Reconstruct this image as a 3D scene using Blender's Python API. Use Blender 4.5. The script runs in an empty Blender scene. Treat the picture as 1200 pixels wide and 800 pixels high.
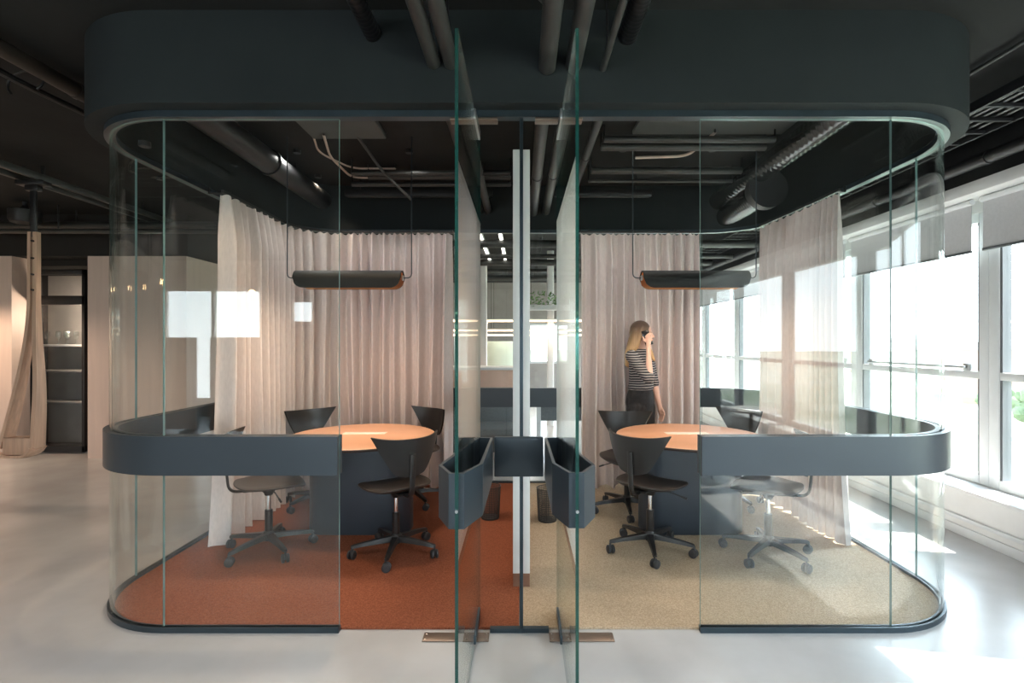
import bpy, bmesh, math, random
from mathutils import Vector, Matrix
random.seed(7)
S = bpy.context.scene
COL = S.collection
F, CX, CY, CH = 602.0, 611.0, 401.0, 1.48

def P(px, py, d):
    return Vector(((px - CX) * d / F, d, CH - (py - CY) * d / F))

# ------------------------------------------------------------------ helpers
def finish(bm, ang=38):
    bmesh.ops.recalc_face_normals(bm, faces=bm.faces[:])
    lim = math.radians(ang)
    for f in bm.faces:
        f.smooth = True
    for e in bm.edges:
        if len(e.link_faces) != 2 or e.calc_face_angle(0) > lim:
            e.smooth = False

def obj(name, bm, mats, parent=None, world=False, ang=38, recalc=True):
    if recalc:
        finish(bm, ang)
    if world and parent is not None:
        bm.transform(parent.matrix_basis.inverted())
    me = bpy.data.meshes.new(name)
    bm.to_mesh(me); bm.free()
    for m in (mats if isinstance(mats, (list, tuple)) else [mats]):
        me.materials.append(m)
    o = bpy.data.objects.new(name, me)
    COL.objects.link(o)
    if parent is not None:
        o.parent = parent
    return o

def tag(o, label, cat, group=None):
    o['label'] = label; o['category'] = cat
    if group: o['group'] = group
    return o

def thing(name, label, cat, loc=(0, 0, 0), rz=0.0, group=None):
    o = bpy.data.objects.new(name, None)
    COL.objects.link(o)
    o.empty_display_size = .1
    o.location = loc; o.rotation_euler = (0, 0, rz)
    o.matrix_basis = Matrix.Translation(Vector(loc)) @ Matrix.Rotation(rz, 4, 'Z')
    return tag(o, label, cat, group)

def struct(name, bm, mats, ang=38):
    o = obj(name, bm, mats, ang=ang)
    o['kind'] = 'structure'
    return o

def sthing(name, loc=(0, 0, 0)):
    o = bpy.data.objects.new(name, None)
    COL.objects.link(o); o.location = loc
    o['kind'] = 'structure'
    return o

def dup(root, loc, rz, label, group=None, name=None):
    r = root.copy(); COL.objects.link(r)
    r.location = loc; r.rotation_euler = (0, 0, rz)
    r['label'] = label
    if group: r['group'] = group
    for ch in list(root.children):
        c = ch.copy(); COL.objects.link(c); c.parent = r
        for g in list(ch.children):
            k = g.copy(); COL.objects.link(k); k.parent = c
    return r

def box(bm, x0, x1, y0, y1, z0, z1, bev=0.0, seg=2, mi=0):
    b = bmesh.new()
    bmesh.ops.create_cube(b, size=1)
    for v in b.verts:
        v.co = Vector(((x0 + x1) / 2 + v.co.x * (x1 - x0), (y0 + y1) / 2 + v.co.y * (y1 - y0), (z0 + z1) / 2 + v.co.z * (z1 - z0)))
    if bev > 0:
        bmesh.ops.bevel(b, geom=b.edges[:], offset=bev, segments=seg, affect='EDGES', profile=.5)
    for f in b.faces: f.material_index = mi
    merge(bm, b)
    return bm

def merge(bm, b, mat=None):
    if mat is not None: b.transform(mat)
    me = bpy.data.meshes.new('tmp'); b.to_mesh(me); b.free()
    bm.from_mesh(me); bpy.data.meshes.remove(me)

def BX(*a, **k):
    return box(bmesh.new(), *a, **k)

def pieces(name, blist, m, parent):
    for b_ in blist: obj(name, b_, m, parent, world=True)

def cyl(bm, p0, p1, r0, r1=None, n=20, caps=True, mi=0):
    p0 = Vector(p0); p1 = Vector(p1)
    tube(bm, [p0, p1], [r0, r0 if r1 is None else r1], n=n, caps=caps, mi=mi)
    return bm

def tube(bm, pts, rad, n=14, caps=True, mi=0, sx=1.0, sy=1.0, closed=False):
    pts = [Vector(p) for p in pts]
    m = len(pts)
    if not isinstance(rad, (list, tuple)): rad = [rad] * m
    T = []
    for i in range(m):
        if closed:
            t = pts[(i + 1) % m] - pts[i - 1]
        else:
            t = pts[min(i + 1, m - 1)] - pts[max(i - 1, 0)]
        T.append(t.normalized())
    ref = Vector((0, 0, 1)) if abs(T[0].z) < .9 else Vector((1, 0, 0))
    u = T[0].cross(ref).normalized()
    rings = []
    for i in range(m):
        u = (u - T[i] * u.dot(T[i]))
        u = u.normalized() if u.length > 1e-6 else T[i].orthogonal().normalized()
        w = T[i].cross(u)
        rings.append([bm.verts.new(pts[i] + (u * math.cos(2 * math.pi * k / n) * sx + w * math.sin(2 * math.pi * k / n) * sy) * rad[i]) for k in range(n)])
    for i in range(m if closed else m - 1):
        a, b = rings[i], rings[(i + 1) % m]
        for k in range(n):
            f = bm.faces.new((a[k], a[(k + 1) % n], b[(k + 1) % n], b[k])); f.material_index = mi
    if caps and not closed:
        f = bm.faces.new(rings[0][::-1]); f.material_index = mi
        f = bm.faces.new(rings[-1]); f.material_index = mi
    return bm

def rounded(pts, r, n=6):
    """round the corners of a polyline"""
    pts = [Vector(p) for p in pts]
    out = [pts[0]]
    for i in range(1, len(pts) - 1):
        a, b, c = pts[i - 1], pts[i], pts[i + 1]
        ra = min(r, (a - b).length * .49, (c - b).length * .49)
        p, q = b + (a - b).normalized() * ra, b + (c - b).normalized() * ra
        for k in range(n + 1):
            t = k / n
            out.append(p * (1 - t) ** 2 + b * 2 * t * (1 - t) + q * t * t)
    out.append(pts[-1])
    return out

def lathe(bm, prof, c=(0, 0, 0), n=32, mi=0, sx=1.0, sy=1.0):
    c = Vector(c); rings = []
    for r, z in prof:
        if r < 1e-5: rings.append([bm.verts.new(c + Vector((0, 0, z)))])
        else: rings.append([bm.verts.new(c + Vector((r * sx * math.cos(2 * math.pi * k / n), r * sy * math.sin(2 * math.pi * k / n), z))) for k in range(n)])
    for a, b in zip(rings, rings[1:]):
        for k in range(n):
            va = a[k % len(a)], a[(k + 1) % len(a)]
            vb = b[k % len(b)], b[(k + 1) % len(b)]
            vs = []
            for v in (va[0], va[1], vb[1], vb[0]):
                if v not in vs: vs.append(v)
            if len(vs) > 2:
                f = bm.faces.new(vs); f.material_index = mi
    for rg, rev in ((rings[0], True), (rings[-1], False)):
        if len(rg) > 2:
            f = bm.faces.new(rg[::-1] if rev else rg); f.material_index = mi
    return bm

def prism(bm, poly, z0, z1, mi=0, bev=0.0):
    b = bmesh.new()
    lo = [b.verts.new((p[0], p[1], z0)) for p in poly]
    hi = [b.verts.new((p[0], p[1], z1)) for p in poly]
    n = len(poly)
    b.faces.new(lo[::-1]); b.faces.new(hi)
    for i in range(n):
        b.faces.new((lo[i], lo[(i + 1) % n], hi[(i + 1) % n], hi[i]))
    bmesh.ops.recalc_face_normals(b, faces=b.faces[:])
    if bev > 0:
        es = [e for e in b.edges if abs(e.verts[0].co.z - e.verts[1].co.z) < 1e-6]
        bmesh.ops.bevel(b, geom=es, offset=bev, segments=2, affect='EDGES', profile=.5)
    for f in b.faces: f.material_index = mi
    merge(bm, b)
    return bm

def sweep(bm, pts, nrm, o0, o1, z0, z1, mi_face=0, mi_edge=1, closed=False):
    """rectangular section (o0..o1 across, z0..z1 high) carried along plan points"""
    rows = []
    for p, n in zip(pts, nrm):
        a = Vector((p[0], p[1], 0)) + Vector((n[0], n[1], 0)) * o0
        b = Vector((p[0], p[1], 0)) + Vector((n[0], n[1], 0)) * o1
        rows.append([bm.verts.new((a.x, a.y, z0)), bm.verts.new((b.x, b.y, z0)), bm.verts.new((b.x, b.y, z1)), bm.verts.new((a.x, a.y, z1))])
    m = len(rows)
    for i in range(m if closed else m - 1):
        a, b = rows[i], rows[(i + 1) % m]
        for k in range(4):
            f = bm.faces.new((a[k], a[(k + 1) % 4], b[(k + 1) % 4], b[k]))
            f.material_index = mi_face if k in (1, 3) else mi_edge
    if not closed:
        f = bm.faces.new(rows[0][::-1]); f.material_index = mi_edge
        f = bm.faces.new(rows[-1]); f.material_index = mi_edge
    return bm

def shell(bm, fn, nu, nv, th, mi=0):
    """thin curved sheet fn(u,v), u,v in 0..1, given thickness th along its normals"""
    g = [[Vector(fn(i / nu, j / nv)) for j in range(nv + 1)] for i in range(nu + 1)]
    def nor(i, j):
        a = g[min(i + 1, nu)][j] - g[max(i - 1, 0)][j]
        b = g[i][min(j + 1, nv)] - g[i][max(j - 1, 0)]
        n = a.cross(b)
        return n.normalized() if n.length > 1e-9 else Vector((0, 0, 1))
    A = [[bm.verts.new(g[i][j] + nor(i, j) * th / 2) for j in range(nv + 1)] for i in range(nu + 1)]
    B = [[bm.verts.new(g[i][j] - nor(i, j) * th / 2) for j in range(nv + 1)] for i in range(nu + 1)]
    def q(*v):
        f = bm.faces.new(v); f.material_index = mi
    for i in range(nu):
        for j in range(nv):
            q(A[i][j], A[i + 1][j], A[i + 1][j + 1], A[i][j + 1])
            q(B[i][j], B[i][j + 1], B[i + 1][j + 1], B[i + 1][j])
    for i in range(nu):
        q(A[i][0], B[i][0], B[i + 1][0], A[i + 1][0]); q(A[i][nv], A[i + 1][nv], B[i + 1][nv], B[i][nv])
    for j in range(nv):
        q(A[0][j], A[0][j + 1], B[0][j + 1], B[0][j]); q(A[nu][j], B[nu][j], B[nu][j + 1], A[nu][j + 1])
    return bm

def rrect(x0, x1, y0, y1, r, n=8):
    out = []
    for cx, cy, a0 in ((x1 - r, y0 + r, -90), (x1 - r, y1 - r, 0), (x0 + r, y1 - r, 90), (x0 + r, y0 + r, 180)):
        for k in range(n + 1):
            a = math.radians(a0 + 90 * k / n)
            out.append((cx + r * math.cos(a), cy + r * math.sin(a)))
    return out

# ------------------------------------------------------------------ materials
def nodes(name):
    m = bpy.data.materials.new(name); m.use_nodes = True
    nt = m.node_tree
    return m, nt, nt.nodes['Principled BSDF'], nt.nodes['Material Output']

def mat(name, c, rough=.5, metal=0.0, var=.12, scale=6.0, bump=0.0, bscale=60.0, c2=None, stretch=(1, 1, 1), spec=.5, emit=None, est=0.0, coat=0.0):
    m, nt, bs, out = nodes(name)
    N, L = nt.nodes, nt.links
    tc = N.new('ShaderNodeTexCoord'); mp = N.new('ShaderNodeMapping'); mp.inputs['Scale'].default_value = stretch
    L.new(tc.outputs['Object'], mp.inputs['Vector'])
    no = N.new('ShaderNodeTexNoise'); no.inputs['Scale'].default_value = scale; no.inputs['Detail'].default_value = 5
    L.new(mp.outputs[0], no.inputs['Vector'])
    rp = N.new('ShaderNodeValToRGB')
    a = [max(0, x * (1 - var)) for x in c]; b = [min(1, x * (1 + var)) for x in (c2 or c)]
    rp.color_ramp.elements[0].position = .3; rp.color_ramp.elements[1].position = .7
    rp.color_ramp.elements[0].color = (*a, 1); rp.color_ramp.elements[1].color = (*b, 1)
    L.new(no.outputs['Fac'], rp.inputs[0]); L.new(rp.outputs[0], bs.inputs['Base Color'])
    bs.inputs['Roughness'].default_value = rough; bs.inputs['Metallic'].default_value = metal
    bs.inputs['Specular IOR Level'].default_value = spec
    if coat: bs.inputs['Coat Weight'].default_value = coat
    if bump:
        n2 = N.new('ShaderNodeTexNoise'); n2.inputs['Scale'].default_value = bscale; n2.inputs['Detail'].default_value = 3
        L.new(mp.outputs[0], n2.inputs['Vector'])
        bp = N.new('ShaderNodeBump'); bp.inputs['Strength'].default_value = bump; bp.inputs['Distance'].default_value = .01
        L.new(n2.outputs['Fac'], bp.inputs['Height']); L.new(bp.outputs[0], bs.inputs['Normal'])
    if emit:
        bs.inputs['Emission Color'].default_value = (*emit, 1); bs.inputs['Emission Strength'].default_value = est
    return m

def glass_mat(name, tint=(.975, .99, .985), boost=1.0):
    m, nt, bs, out = nodes(name)
    N, L = nt.nodes, nt.links
    N.remove(bs)
    tr = N.new('ShaderNodeBsdfTransparent'); tr.inputs[0].default_value = (*tint, 1)
    gl = N.new('ShaderNodeBsdfGlossy'); gl.inputs['Roughness'].default_value = 0.0
    gl.inputs['Color'].default_value = (.97, 1, .99, 1)
    lw = N.new('ShaderNodeLayerWeight')
    pw = N.new('ShaderNodeMath'); pw.operation = 'POWER'; pw.inputs[1].default_value = 5
    L.new(lw.outputs['Facing'], pw.inputs[0])
    ma = N.new('ShaderNodeMath'); ma.operation = 'MULTIPLY_ADD'
    ma.inputs[1].default_value = .93 - .04 * boost; ma.inputs[2].default_value = .042 * boost
    L.new(pw.outputs[0], ma.inputs[0])
    lw.inputs['Blend'].default_value = .5
    mx = N.new('ShaderNodeMixShader')
    L.new(ma.outputs[0], mx.inputs[0]); L.new(tr.outputs[0], mx.inputs[1]); L.new(gl.outputs[0], mx.inputs[2])
    L.new(mx.outputs[0], out.inputs[0])
    return m

M = {}
M['glass'] = glass_mat('clear glass', boost=.95)
M['winglass'] = glass_mat('window glass', tint=(.985, .992, .99), boost=.6)
M['glass_edge'] = mat('green glass edge', (.012, .075, .062), rough=.06, var=.2, scale=3)
bs = M['glass_edge'].node_tree.nodes['Principled BSDF']; bs.inputs['Transmission Weight'].default_value = .35
M['lit_edge'] = mat('glass edge with reflected light in its colour', (.20, .33, .32), rough=.2, var=.1)  # paler than the door edges: reflected light put into the colour
M['channel'] = mat('dark teal channel metal', (.045, .065, .08), rough=.35, metal=.6)
M['band'] = mat('slate blue lacquered metal', (.038, .052, .064), rough=.36, metal=.25, var=.05, scale=2)
M['bulkhead'] = mat('charcoal plaster', (.017, .022, .0235), rough=.75, spec=.25, var=.12, scale=2.5, bump=.05, bscale=40)
M['ceiling'] = mat('dark painted concrete soffit', (.020, .021, .0205), rough=.85, spec=.2, var=.25, scale=1.3, bump=.2, bscale=12)
M['ceil_panel'] = mat('grey painted ceiling board', (.085, .095, .09), rough=.8, var=.1, scale=2)
M['black'] = mat('black paint', (.012, .012, .013), rough=.45, var=.2)
M['pipe'] = mat('grey painted pipe', (.040, .041, .039), rough=.45, var=.2, scale=5)
M['pipe_black'] = mat('black flexible hose', (.010, .010, .011), rough=.35, var=.2)
M['pipe_brown'] = mat('dark brown painted pipe', (.026, .019, .015), rough=.5, var=.2)
M['conduit'] = mat('pale conduit', (.62, .5, .43), rough=.4, var=.1)
M['duct'] = mat('dark galvanised spiral duct', (.11, .115, .118), rough=.2, metal=.9, var=.15, scale=3)
M['floor'] = mat('polished concrete', (.475, .47, .465), rough=.24, var=.05, scale=1.6, c2=(.55, .55, .55), bump=.02, bscale=90)
M['white'] = mat('white paint', (.78, .78, .77), rough=.55, var=.03)
M['frame_white'] = mat('white window frame', (.72, .74, .75), rough=.35, var=.03)
M['frame_grey'] = mat('grey gasket frame', (.12, .13, .14), rough=.4, var=.05)
M['blind'] = mat('light grey blind fabric', (.62, .62, .64), rough=.9, var=.04, scale=40)
M['beige_wall'] = mat('pale birch veneer', (.66, .53, .46), rough=.5, var=.05, scale=2.5, stretch=(6, 6, .5))
M['wallgrey'] = mat('warm grey plaster', (.36, .34, .32), rough=.8, var=.06)
M['walldark'] = mat('dark plaster', (.014, .013, .012), rough=.8, var=.12)
M['wood'] = mat('birch plywood', (.56, .37, .26), rough=.42, var=.16, scale=4, stretch=(8, 8, .6))
M['tabletop'] = mat('orange linoleum top', (.68, .36, .21), rough=.34, var=.04, scale=5)
M['tableedge'] = mat('dark plywood edge', (.05, .035, .03), rough=.5)
M['pedestal'] = mat('slate blue pedestal', (.034, .046, .062), rough=.35, var=.05, metal=.15)
M['port'] = mat('cream cable port', (.80, .72, .62), rough=.4, var=.03)
M['chair_black'] = mat('black stained shell', (.013, .0125, .0125), rough=.38, var=.2, coat=.1)
M['chair_seat'] = mat('dark brown leather seat', (.026, .020, .017), rough=.42, var=.25, scale=30, bump=.05, bscale=300)
M['chrome'] = mat('polished chrome', (.8, .8, .8), rough=.12, metal=1.0, var=.03)
M['rubber'] = mat('grey black caster tread', (.035, .035, .037), rough=.5)
M['lampblack'] = mat('black lamp shade', (.006, .008, .008), rough=.55, var=.1, spec=.3)
M['copper'] = mat('copper lining', (.52, .24, .11), rough=.35, metal=.8, var=.06)
M['glow'] = mat('warm lamp tube', (1, .85, .7), rough=.5, emit=(1, .72, .45), est=.35)
M['glowdim'] = mat('warm linear light', (1, .85, .7), rough=.5, emit=(1, .68, .45), est=2.6)
M['glowwhite'] = mat('white linear light', (1, .95, .9), rough=.5, emit=(1, .93, .85), est=3.0)
M['bulb'] = mat('warm bulb', (1, .8, .6), rough=.4, emit=(1, .62, .3), est=30.0)
M['plinth'] = mat('brown veneer plinth', (.24, .12, .075), rough=.6, var=.1)
M['bin'] = mat('dark grey wire mesh', (.06, .058, .056), rough=.45, metal=.4)
M['bronze'] = mat('brushed bronze plate', (.20, .155, .125), rough=.4, metal=.7, var=.15, stretch=(2, 30, 2))
M['steel'] = mat('brushed steel', (.45, .46, .46), rough=.3, metal=.9, var=.08)
M['skin'] = mat('skin', (.72, .46, .36), rough=.5, var=.06, scale=12)
M['lip'] = mat('lips', (.55, .22, .2), rough=.4)
M['eye'] = mat('eye', (.05, .03, .02), rough=.2)
M['jeans'] = mat('black denim', (.014, .014, .016), rough=.8, var=.4, scale=40, bump=.1, bscale=200)
M['shoe'] = mat('black leather shoe', (.015, .014, .014), rough=.35)
M['phone'] = mat('black phone', (.01, .01, .011), rough=.2)
M['peach'] = mat('peach laminate', (.72, .46, .34), rough=.5, var=.06)
M['mint'] = mat('pale mint screen', (.55, .66, .58), rough=.5, var=.05)
M['leaf'] = mat('green leaves', (.10, .22, .05), rough=.6, var=.5, scale=14)
M['grey_fabric'] = mat('grey upholstery', (.10, .115, .12), rough=.9, var=.2, scale=60)
M['tree'] = mat('tree crown', (.12, .16, .09), rough=.9, var=.3, scale=.8)
M['crystal'] = glass_mat('glassware', tint=(.9, .92, .92), boost=2.5)

def carpet(name, a, b):
    m, nt, bs, out = nodes(name); N, L = nt.nodes, nt.links
    tc = N.new('ShaderNodeTexCoord')
    n1 = N.new('ShaderNodeTexNoise'); n1.inputs['Scale'].default_value = 130; n1.inputs['Detail'].default_value = 4; n1.inputs['Roughness'].default_value = .75
    n2 = N.new('ShaderNodeTexVoronoi'); n2.inputs['Scale'].default_value = 210
    L.new(tc.outputs['Object'], n1.inputs['Vector']); L.new(tc.outputs['Object'], n2.inputs['Vector'])
    rp = N.new('ShaderNodeValToRGB'); rp.color_ramp.elements[0].position = .36; rp.color_ramp.elements[1].position = .64
    rp.color_ramp.elements[0].color = (*a, 1); rp.color_ramp.elements[1].color = (*b, 1)
    L.new(n1.outputs['Fac'], rp.inputs[0]); L.new(rp.outputs[0], bs.inputs['Base Color'])
    bp = N.new('ShaderNodeBump'); bp.inputs['Strength'].default_value = .6; bp.inputs['Distance'].default_value = .006
    L.new(n2.outputs['Distance'], bp.inputs['Height']); L.new(bp.outputs[0], bs.inputs['Normal'])
    bs.inputs['Roughness'].default_value = 1; bs.inputs['Specular IOR Level'].default_value = .1
    return m
M['carpet_orange'] = carpet('brick orange carpet', (.20, .060, .030), (.36, .125, .068))
M['carpet_beige'] = carpet('sand beige carpet', (.38, .285, .19), (.62, .49, .35))

def curtain_mat(name, c):
    m, nt, bs, out = nodes(name); N, L = nt.nodes, nt.links
    N.remove(bs)
    tc = N.new('ShaderNodeTexCoord'); mp = N.new('ShaderNodeMapping'); mp.inputs['Scale'].default_value = (1, 1, .25)
    L.new(tc.outputs['Object'], mp.inputs[0])
    no = N.new('ShaderNodeTexNoise'); no.inputs['Scale'].default_value = 90; no.inputs['Detail'].default_value = 3
    L.new(mp.outputs[0], no.inputs['Vector'])
    rp = N.new('ShaderNodeValToRGB'); rp.color_ramp.elements[0].position = .3; rp.color_ramp.elements[1].position = .7
    rp.color_ramp.elements[0].color = (*[x * .93 for x in c], 1); rp.color_ramp.elements[1].color = (*[min(1, x * 1.05) for x in c], 1)
    L.new(no.outputs['Fac'], rp.inputs[0])
    df = N.new('ShaderNodeBsdfDiffuse'); tl = N.new('ShaderNodeBsdfTranslucent')
    L.new(rp.outputs[0], df.inputs[0]); L.new(rp.outputs[0], tl.inputs[0])
    m1 = N.new('ShaderNodeMixShader'); m1.inputs[0].default_value = .03
    L.new(df.outputs[0], m1.inputs[1]); L.new(tl.outputs[0], m1.inputs[2])
    L.new(m1.outputs[0], out.inputs[0])
    return m
M['curtain'] = curtain_mat('dusty pink curtain cloth', (.70, .625, .60))

# ------------------------------------------------------------------ camera
cam = bpy.data.cameras.new('camera'); co = bpy.data.objects.new('camera', cam); COL.objects.link(co)
co.location = (0, 0, CH); co.rotation_euler = (math.pi / 2, 0, 0)
cam.sensor_width = 36; cam.lens = 36 * F / 1200
cam.shift_x = -(CX - 600) / 1200; cam.shift_y = (CY - 400) / 1200
cam.clip_start = .05; cam.clip_end = 3000
S.camera = co

# ------------------------------------------------------------------ room shell
CEIL = 3.11
XW = 3.39
struct('floor', BX(-9.2, 3.9, -5.2, 14.2, -.2, 0), M['floor'])
struct('ceiling', BX(-9.2, 3.9, -5.2, 14.2, CEIL, CEIL + .2), M['ceiling'])
struct('wall_left', BX(-9.2, -9.0, -5.2, 14.2, 0, CEIL), M['wallgrey'])
# far wall with a wide window
b = BX(-9, .2, 14, 14.2, 0, CEIL); box(b, 1.3, 3.9, 14, 14.2, 0, CEIL); box(b, .2, 1.3, 14, 14.2, 0, .9); box(b, .2, 1.3, 14, 14.2, 2.0, CEIL)
struct('wall_far', b, M['wallgrey'])
def window(name, x0, x1, y, z0, z1, nmul):
    r = sthing(name, ((x0 + x1) / 2, y, z0))
    f = bmesh.new(); t = .06
    box(f, x0, x1, y - .04, y + .04, z0, z0 + t); box(f, x0, x1, y - .04, y + .04, z1 - t, z1)
    for k in range(nmul + 2):
        x = x0 + (x1 - x0) * k / (nmul + 1)
        xa = min(max(x - t / 2, x0), x1 - t)
        box(f, xa, xa + t, y - .04, y + .04, z0 + t, z1 - t)
    r.matrix_basis = Matrix.Translation(r.location)
    obj('frame', f, M['frame_white'], r, world=True)
    for k in range(nmul + 1):
        xa = x0 + (x1 - x0) * k / (nmul + 1) + t / 2; xb = x0 + (x1 - x0) * (k + 1) / (nmul + 1) - t / 2
        obj('pane', BX(xa, xb, y - .006, y + .006, z0 + t, z1 - t), M['winglass'], r, world=True)
window('window_1', .2, 1.3, 14.1, .9, 2.0, 1)
# wall behind the camera; some windows mirror in the glass, some only add light
bw = bmesh.new()
for x0, x1, z0, z1 in ((-9, -7.2, 0, CEIL), (-7.2, -5.2, 0, .3), (-7.2, -5.2, 2.57, CEIL), (-5.2, -4.65, 0, CEIL), (-4.65, -4.15, 0, 1.84), (-4.65, -4.15, 2.35, CEIL), (-4.15, -3.4, 0, CEIL), (-3.4, -1.6, 0, .2), (-3.4, -1.6, 2.85, CEIL), (-1.6, 1.4, 0, CEIL), (1.4, 2.6, 0, .2), (1.4, 2.6, 2.85, CEIL), (2.6, 3.9, 0, CEIL)):
    box(bw, x0, x1, -5.2, -5.0, z0, z1)
struct('wall_back', bw, M['wallgrey'])
window('window_2', -7.2, -5.2, -5.1, .3, 2.57, 1)
window('window_3', -4.65, -4.15, -5.1, 1.84, 2.35, 0)
window('window_4', -3.4, -1.6, -5.1, .2, 2.85, 1)  # unseen window, enlarged to brighten the front floor
window('window_20', 1.4, 2.6, -5.1, .2, 2.85, 0)  # unseen, added to light the floor before the pod

# right window wall
rw = bmesh.new()
box(rw, XW, 3.6, -5, 14, .05, .33)                      # parapet
box(rw, XW - .03, 3.6, -5, 14, .33, .36, bev=.006)      # sill board
box(rw, 3.6, 3.85, -5, 14, 0, .36)
box(rw, XW, 3.85, -5, 14, 2.60, 2.69, bev=.004)         # white head
box(rw, 3.6, 3.85, -5, 14, 2.5, 2.62)
box(rw, XW, 3.85, 2.24, 3.38, .36, 2.60)                 # unseen pillar, put in to cut the sun patches on the floor
struct('wall_right', rw, M['white'])
struct('trim_2', BX(XW + .06, 3.85, -5, 14, 2.69, CEIL), M['black'])
bb = BX(XW - .02, XW, -5, 14, 0, .07, bev=.004); box(bb, XW - .03, XW, -5, 14, .12, .15, bev=.004)
struct('baseboard_right', bb, M['frame_white'])
edges = [-5, -3.4, -1.8, -.2, 1.2, 2.24]
bays = [(a, c) for a, c in zip(edges, edges[1:])] + [(3.38, 3.98), (3.98, 5.55), (5.55, 7.1), (7.1, 8.65), (8.65, 10.2), (10.2, 11.75), (11.75, 13.3)]
wn = 5
for i, (a, c) in enumerate(bays):
    r = sthing('window_%d' % wn, (3.65, (a + c) / 2, .36)); wn += 1
    r.matrix_basis = Matrix.Translation(r.location)
    f = bmesh.new(); h = .085
    for y0, y1 in ((a, a + h), (c - h, c)):
        box(f, 3.62, 3.72, y0, y1, .36, 2.5, bev=.006)
    box(f, 3.62, 3.72, a + h, c - h, .36, .43, bev=.006); box(f, 3.62, 3.72, a + h, c - h, 2.43, 2.5)
    box(f, 3.625, 3.715, a + h, c - h, 1.19, 1.25, bev=.006)
    obj('frame', f, M['frame_white'], r, world=True)
    g = bmesh.new()
    for z0, z1 in ((.43, 1.19), (1.25, 2.43)):
        for y0, y1 in ((a + h, a + h + .02), (c - h - .02, c - h)):
            box(g, 3.63, 3.70, y0, y1, z0, z1)
    obj('gasket', g, M['frame_grey'], r, world=True)
    for z0, z1 in ((.43, 1.19), (1.25, 2.43)):
        obj('pane', BX(3.66, 3.67, a + h + .02, c - h - .02, z0, z1), M['winglass'], r, world=True)
    if 3.5 < a < 6:
        t = bmesh.new()
        tube(t, rounded([(3.62, a + .18, 1.28), (3.57, a + .18, 1.28), (3.57, c - .25, 1.28), (3.62, c - .25, 1.28)], .03), .012, n=10)
        for y in (a + .18, c - .25): box(t, 3.6, 3.63, y - .03, y + .03, 1.25, 1.31, bev=.005)
        obj('handle', t, M['steel'], r, world=True)
LBL = {6: 'grey roller blind half hidden by the sheer glare right beside the white pillar', }
bl_names = ['farthest behind', 'x']
for i, (a, c) in enumerate(bays):
    if c < 2.5: continue
    r = thing('roller_blind', 'pulled up light grey roller blind', 'blind', (3.53, (a + c) / 2, 2.18), group='roller blinds along the window wall')
    obj('fabric', BX(3.53, 3.534, a + .05, c - .05, 2.2, 2.56), M['blind'], r, world=True)
    obj('bottom_bar', BX(3.522, 3.542, a + .05, c - .05, 2.18, 2.2, bev=.004), M['frame_grey'], r, world=True)
    t = bmesh.new(); cyl(t, (3.53, a + .04, 2.575), (3.53, c - .04, 2.575), .022)
    obj('roller', t, M['frame_white'], r, world=True)
    r['label'] = {6: 'narrow grey roller blind at the right edge of the photo, pulled to the window top',
                  7: 'grey roller blind over the tall window beside the right rounded glass corner'}.get(i, 'grey roller blind pulled up to the top of a window along the white window wall')

# left walls
Yl = 6.55
lw = BX(-9, -6.50, Yl, Yl + .25, 0, 2.58)
struct('wall_left_near', lw, M['beige_wall'])
struct('wall_left_far', BX(-5.53, -4.27, Yl, 13.9, 0, 2.58), M['beige_wall'])
struct('wall_left_upper', BX(-9, -4.27, Yl + .02, 13.9, 2.585, CEIL), M['walldark'])
# niche between the two veneer walls
ni = BX(-7.05, -6.95, 6.8, 8.3, 0, 2.58); box(ni, -6.95, -5.53, 8.2, 8.3, 0, 2.58); box(ni, -6.95, -5.53, 6.85, 8.2, 2.5, 2.58)
struct('wall_niche', ni, M['walldark'])

# ------------------------------------------------------------------ pod path
X0, X1, Y0, Y1, R = -2.40, 2.46, 2.63, 5.38, .57
def arc(cx, cy, a0, a1, n=18):
    pts, nr = [], []
    for k in range(n + 1):
        a = math.radians(a0 + (a1 - a0) * k / n)
        nr.append((math.cos(a), math.sin(a))); pts.append((cx + R * math.cos(a), cy + R * math.sin(a)))
    return pts, nr
def line(p, q, nrm, n=1):
    return [(p[0] + (q[0] - p[0]) * k / n, p[1] + (q[1] - p[1]) * k / n) for k in range(n + 1)], [nrm] * (n + 1)
XL, XR = -.93, .913      # fixed front glass ends here
segs = {
    'fl': line((XL, Y0), (X0 + R, Y0), (0, -1)),
    'cfl': arc(X0 + R, Y0 + R, -90, -180),
    'l': line((X0, Y0 + R), (X0, Y1 - R), (-1, 0)),
    'cbl': arc(X0 + R, Y1 - R, 180, 90),
    'b1': line((X0 + R, Y1), (-.7, Y1), (0, 1)), 'b2': line((-.7, Y1), (0, Y1), (0, 1)), 'b3': line((0, Y1), (.7, Y1), (0, 1)), 'b4': line((.7, Y1), (X1 - R, Y1), (0, 1)),
    'cbr': arc(X1 - R, Y1 - R, 90, 0),
    'r': line((X1, Y1 - R), (X1, Y0 + R), (1, 0)),
    'cfr': arc(X1 - R, Y0 + R, 0, -90),
    'fr': line((X1 - R, Y0), (XR, Y0), (0, -1)),
}
def chain(keys):
    p, n = [], []
    for k in keys:
        a, b_ = segs[k]
        for q, w in zip(a, b_):
            if p and (Vector(q) - Vector(p[-1])).length < 1e-6: continue
            p.append(q); n.append(w)
    return p, n
ALL = ['fl', 'cfl', 'l', 'cbl', 'b1', 'b2', 'b3', 'b4', 'cbr', 'r', 'cfr', 'fr']
ZT = 2.62
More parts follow.
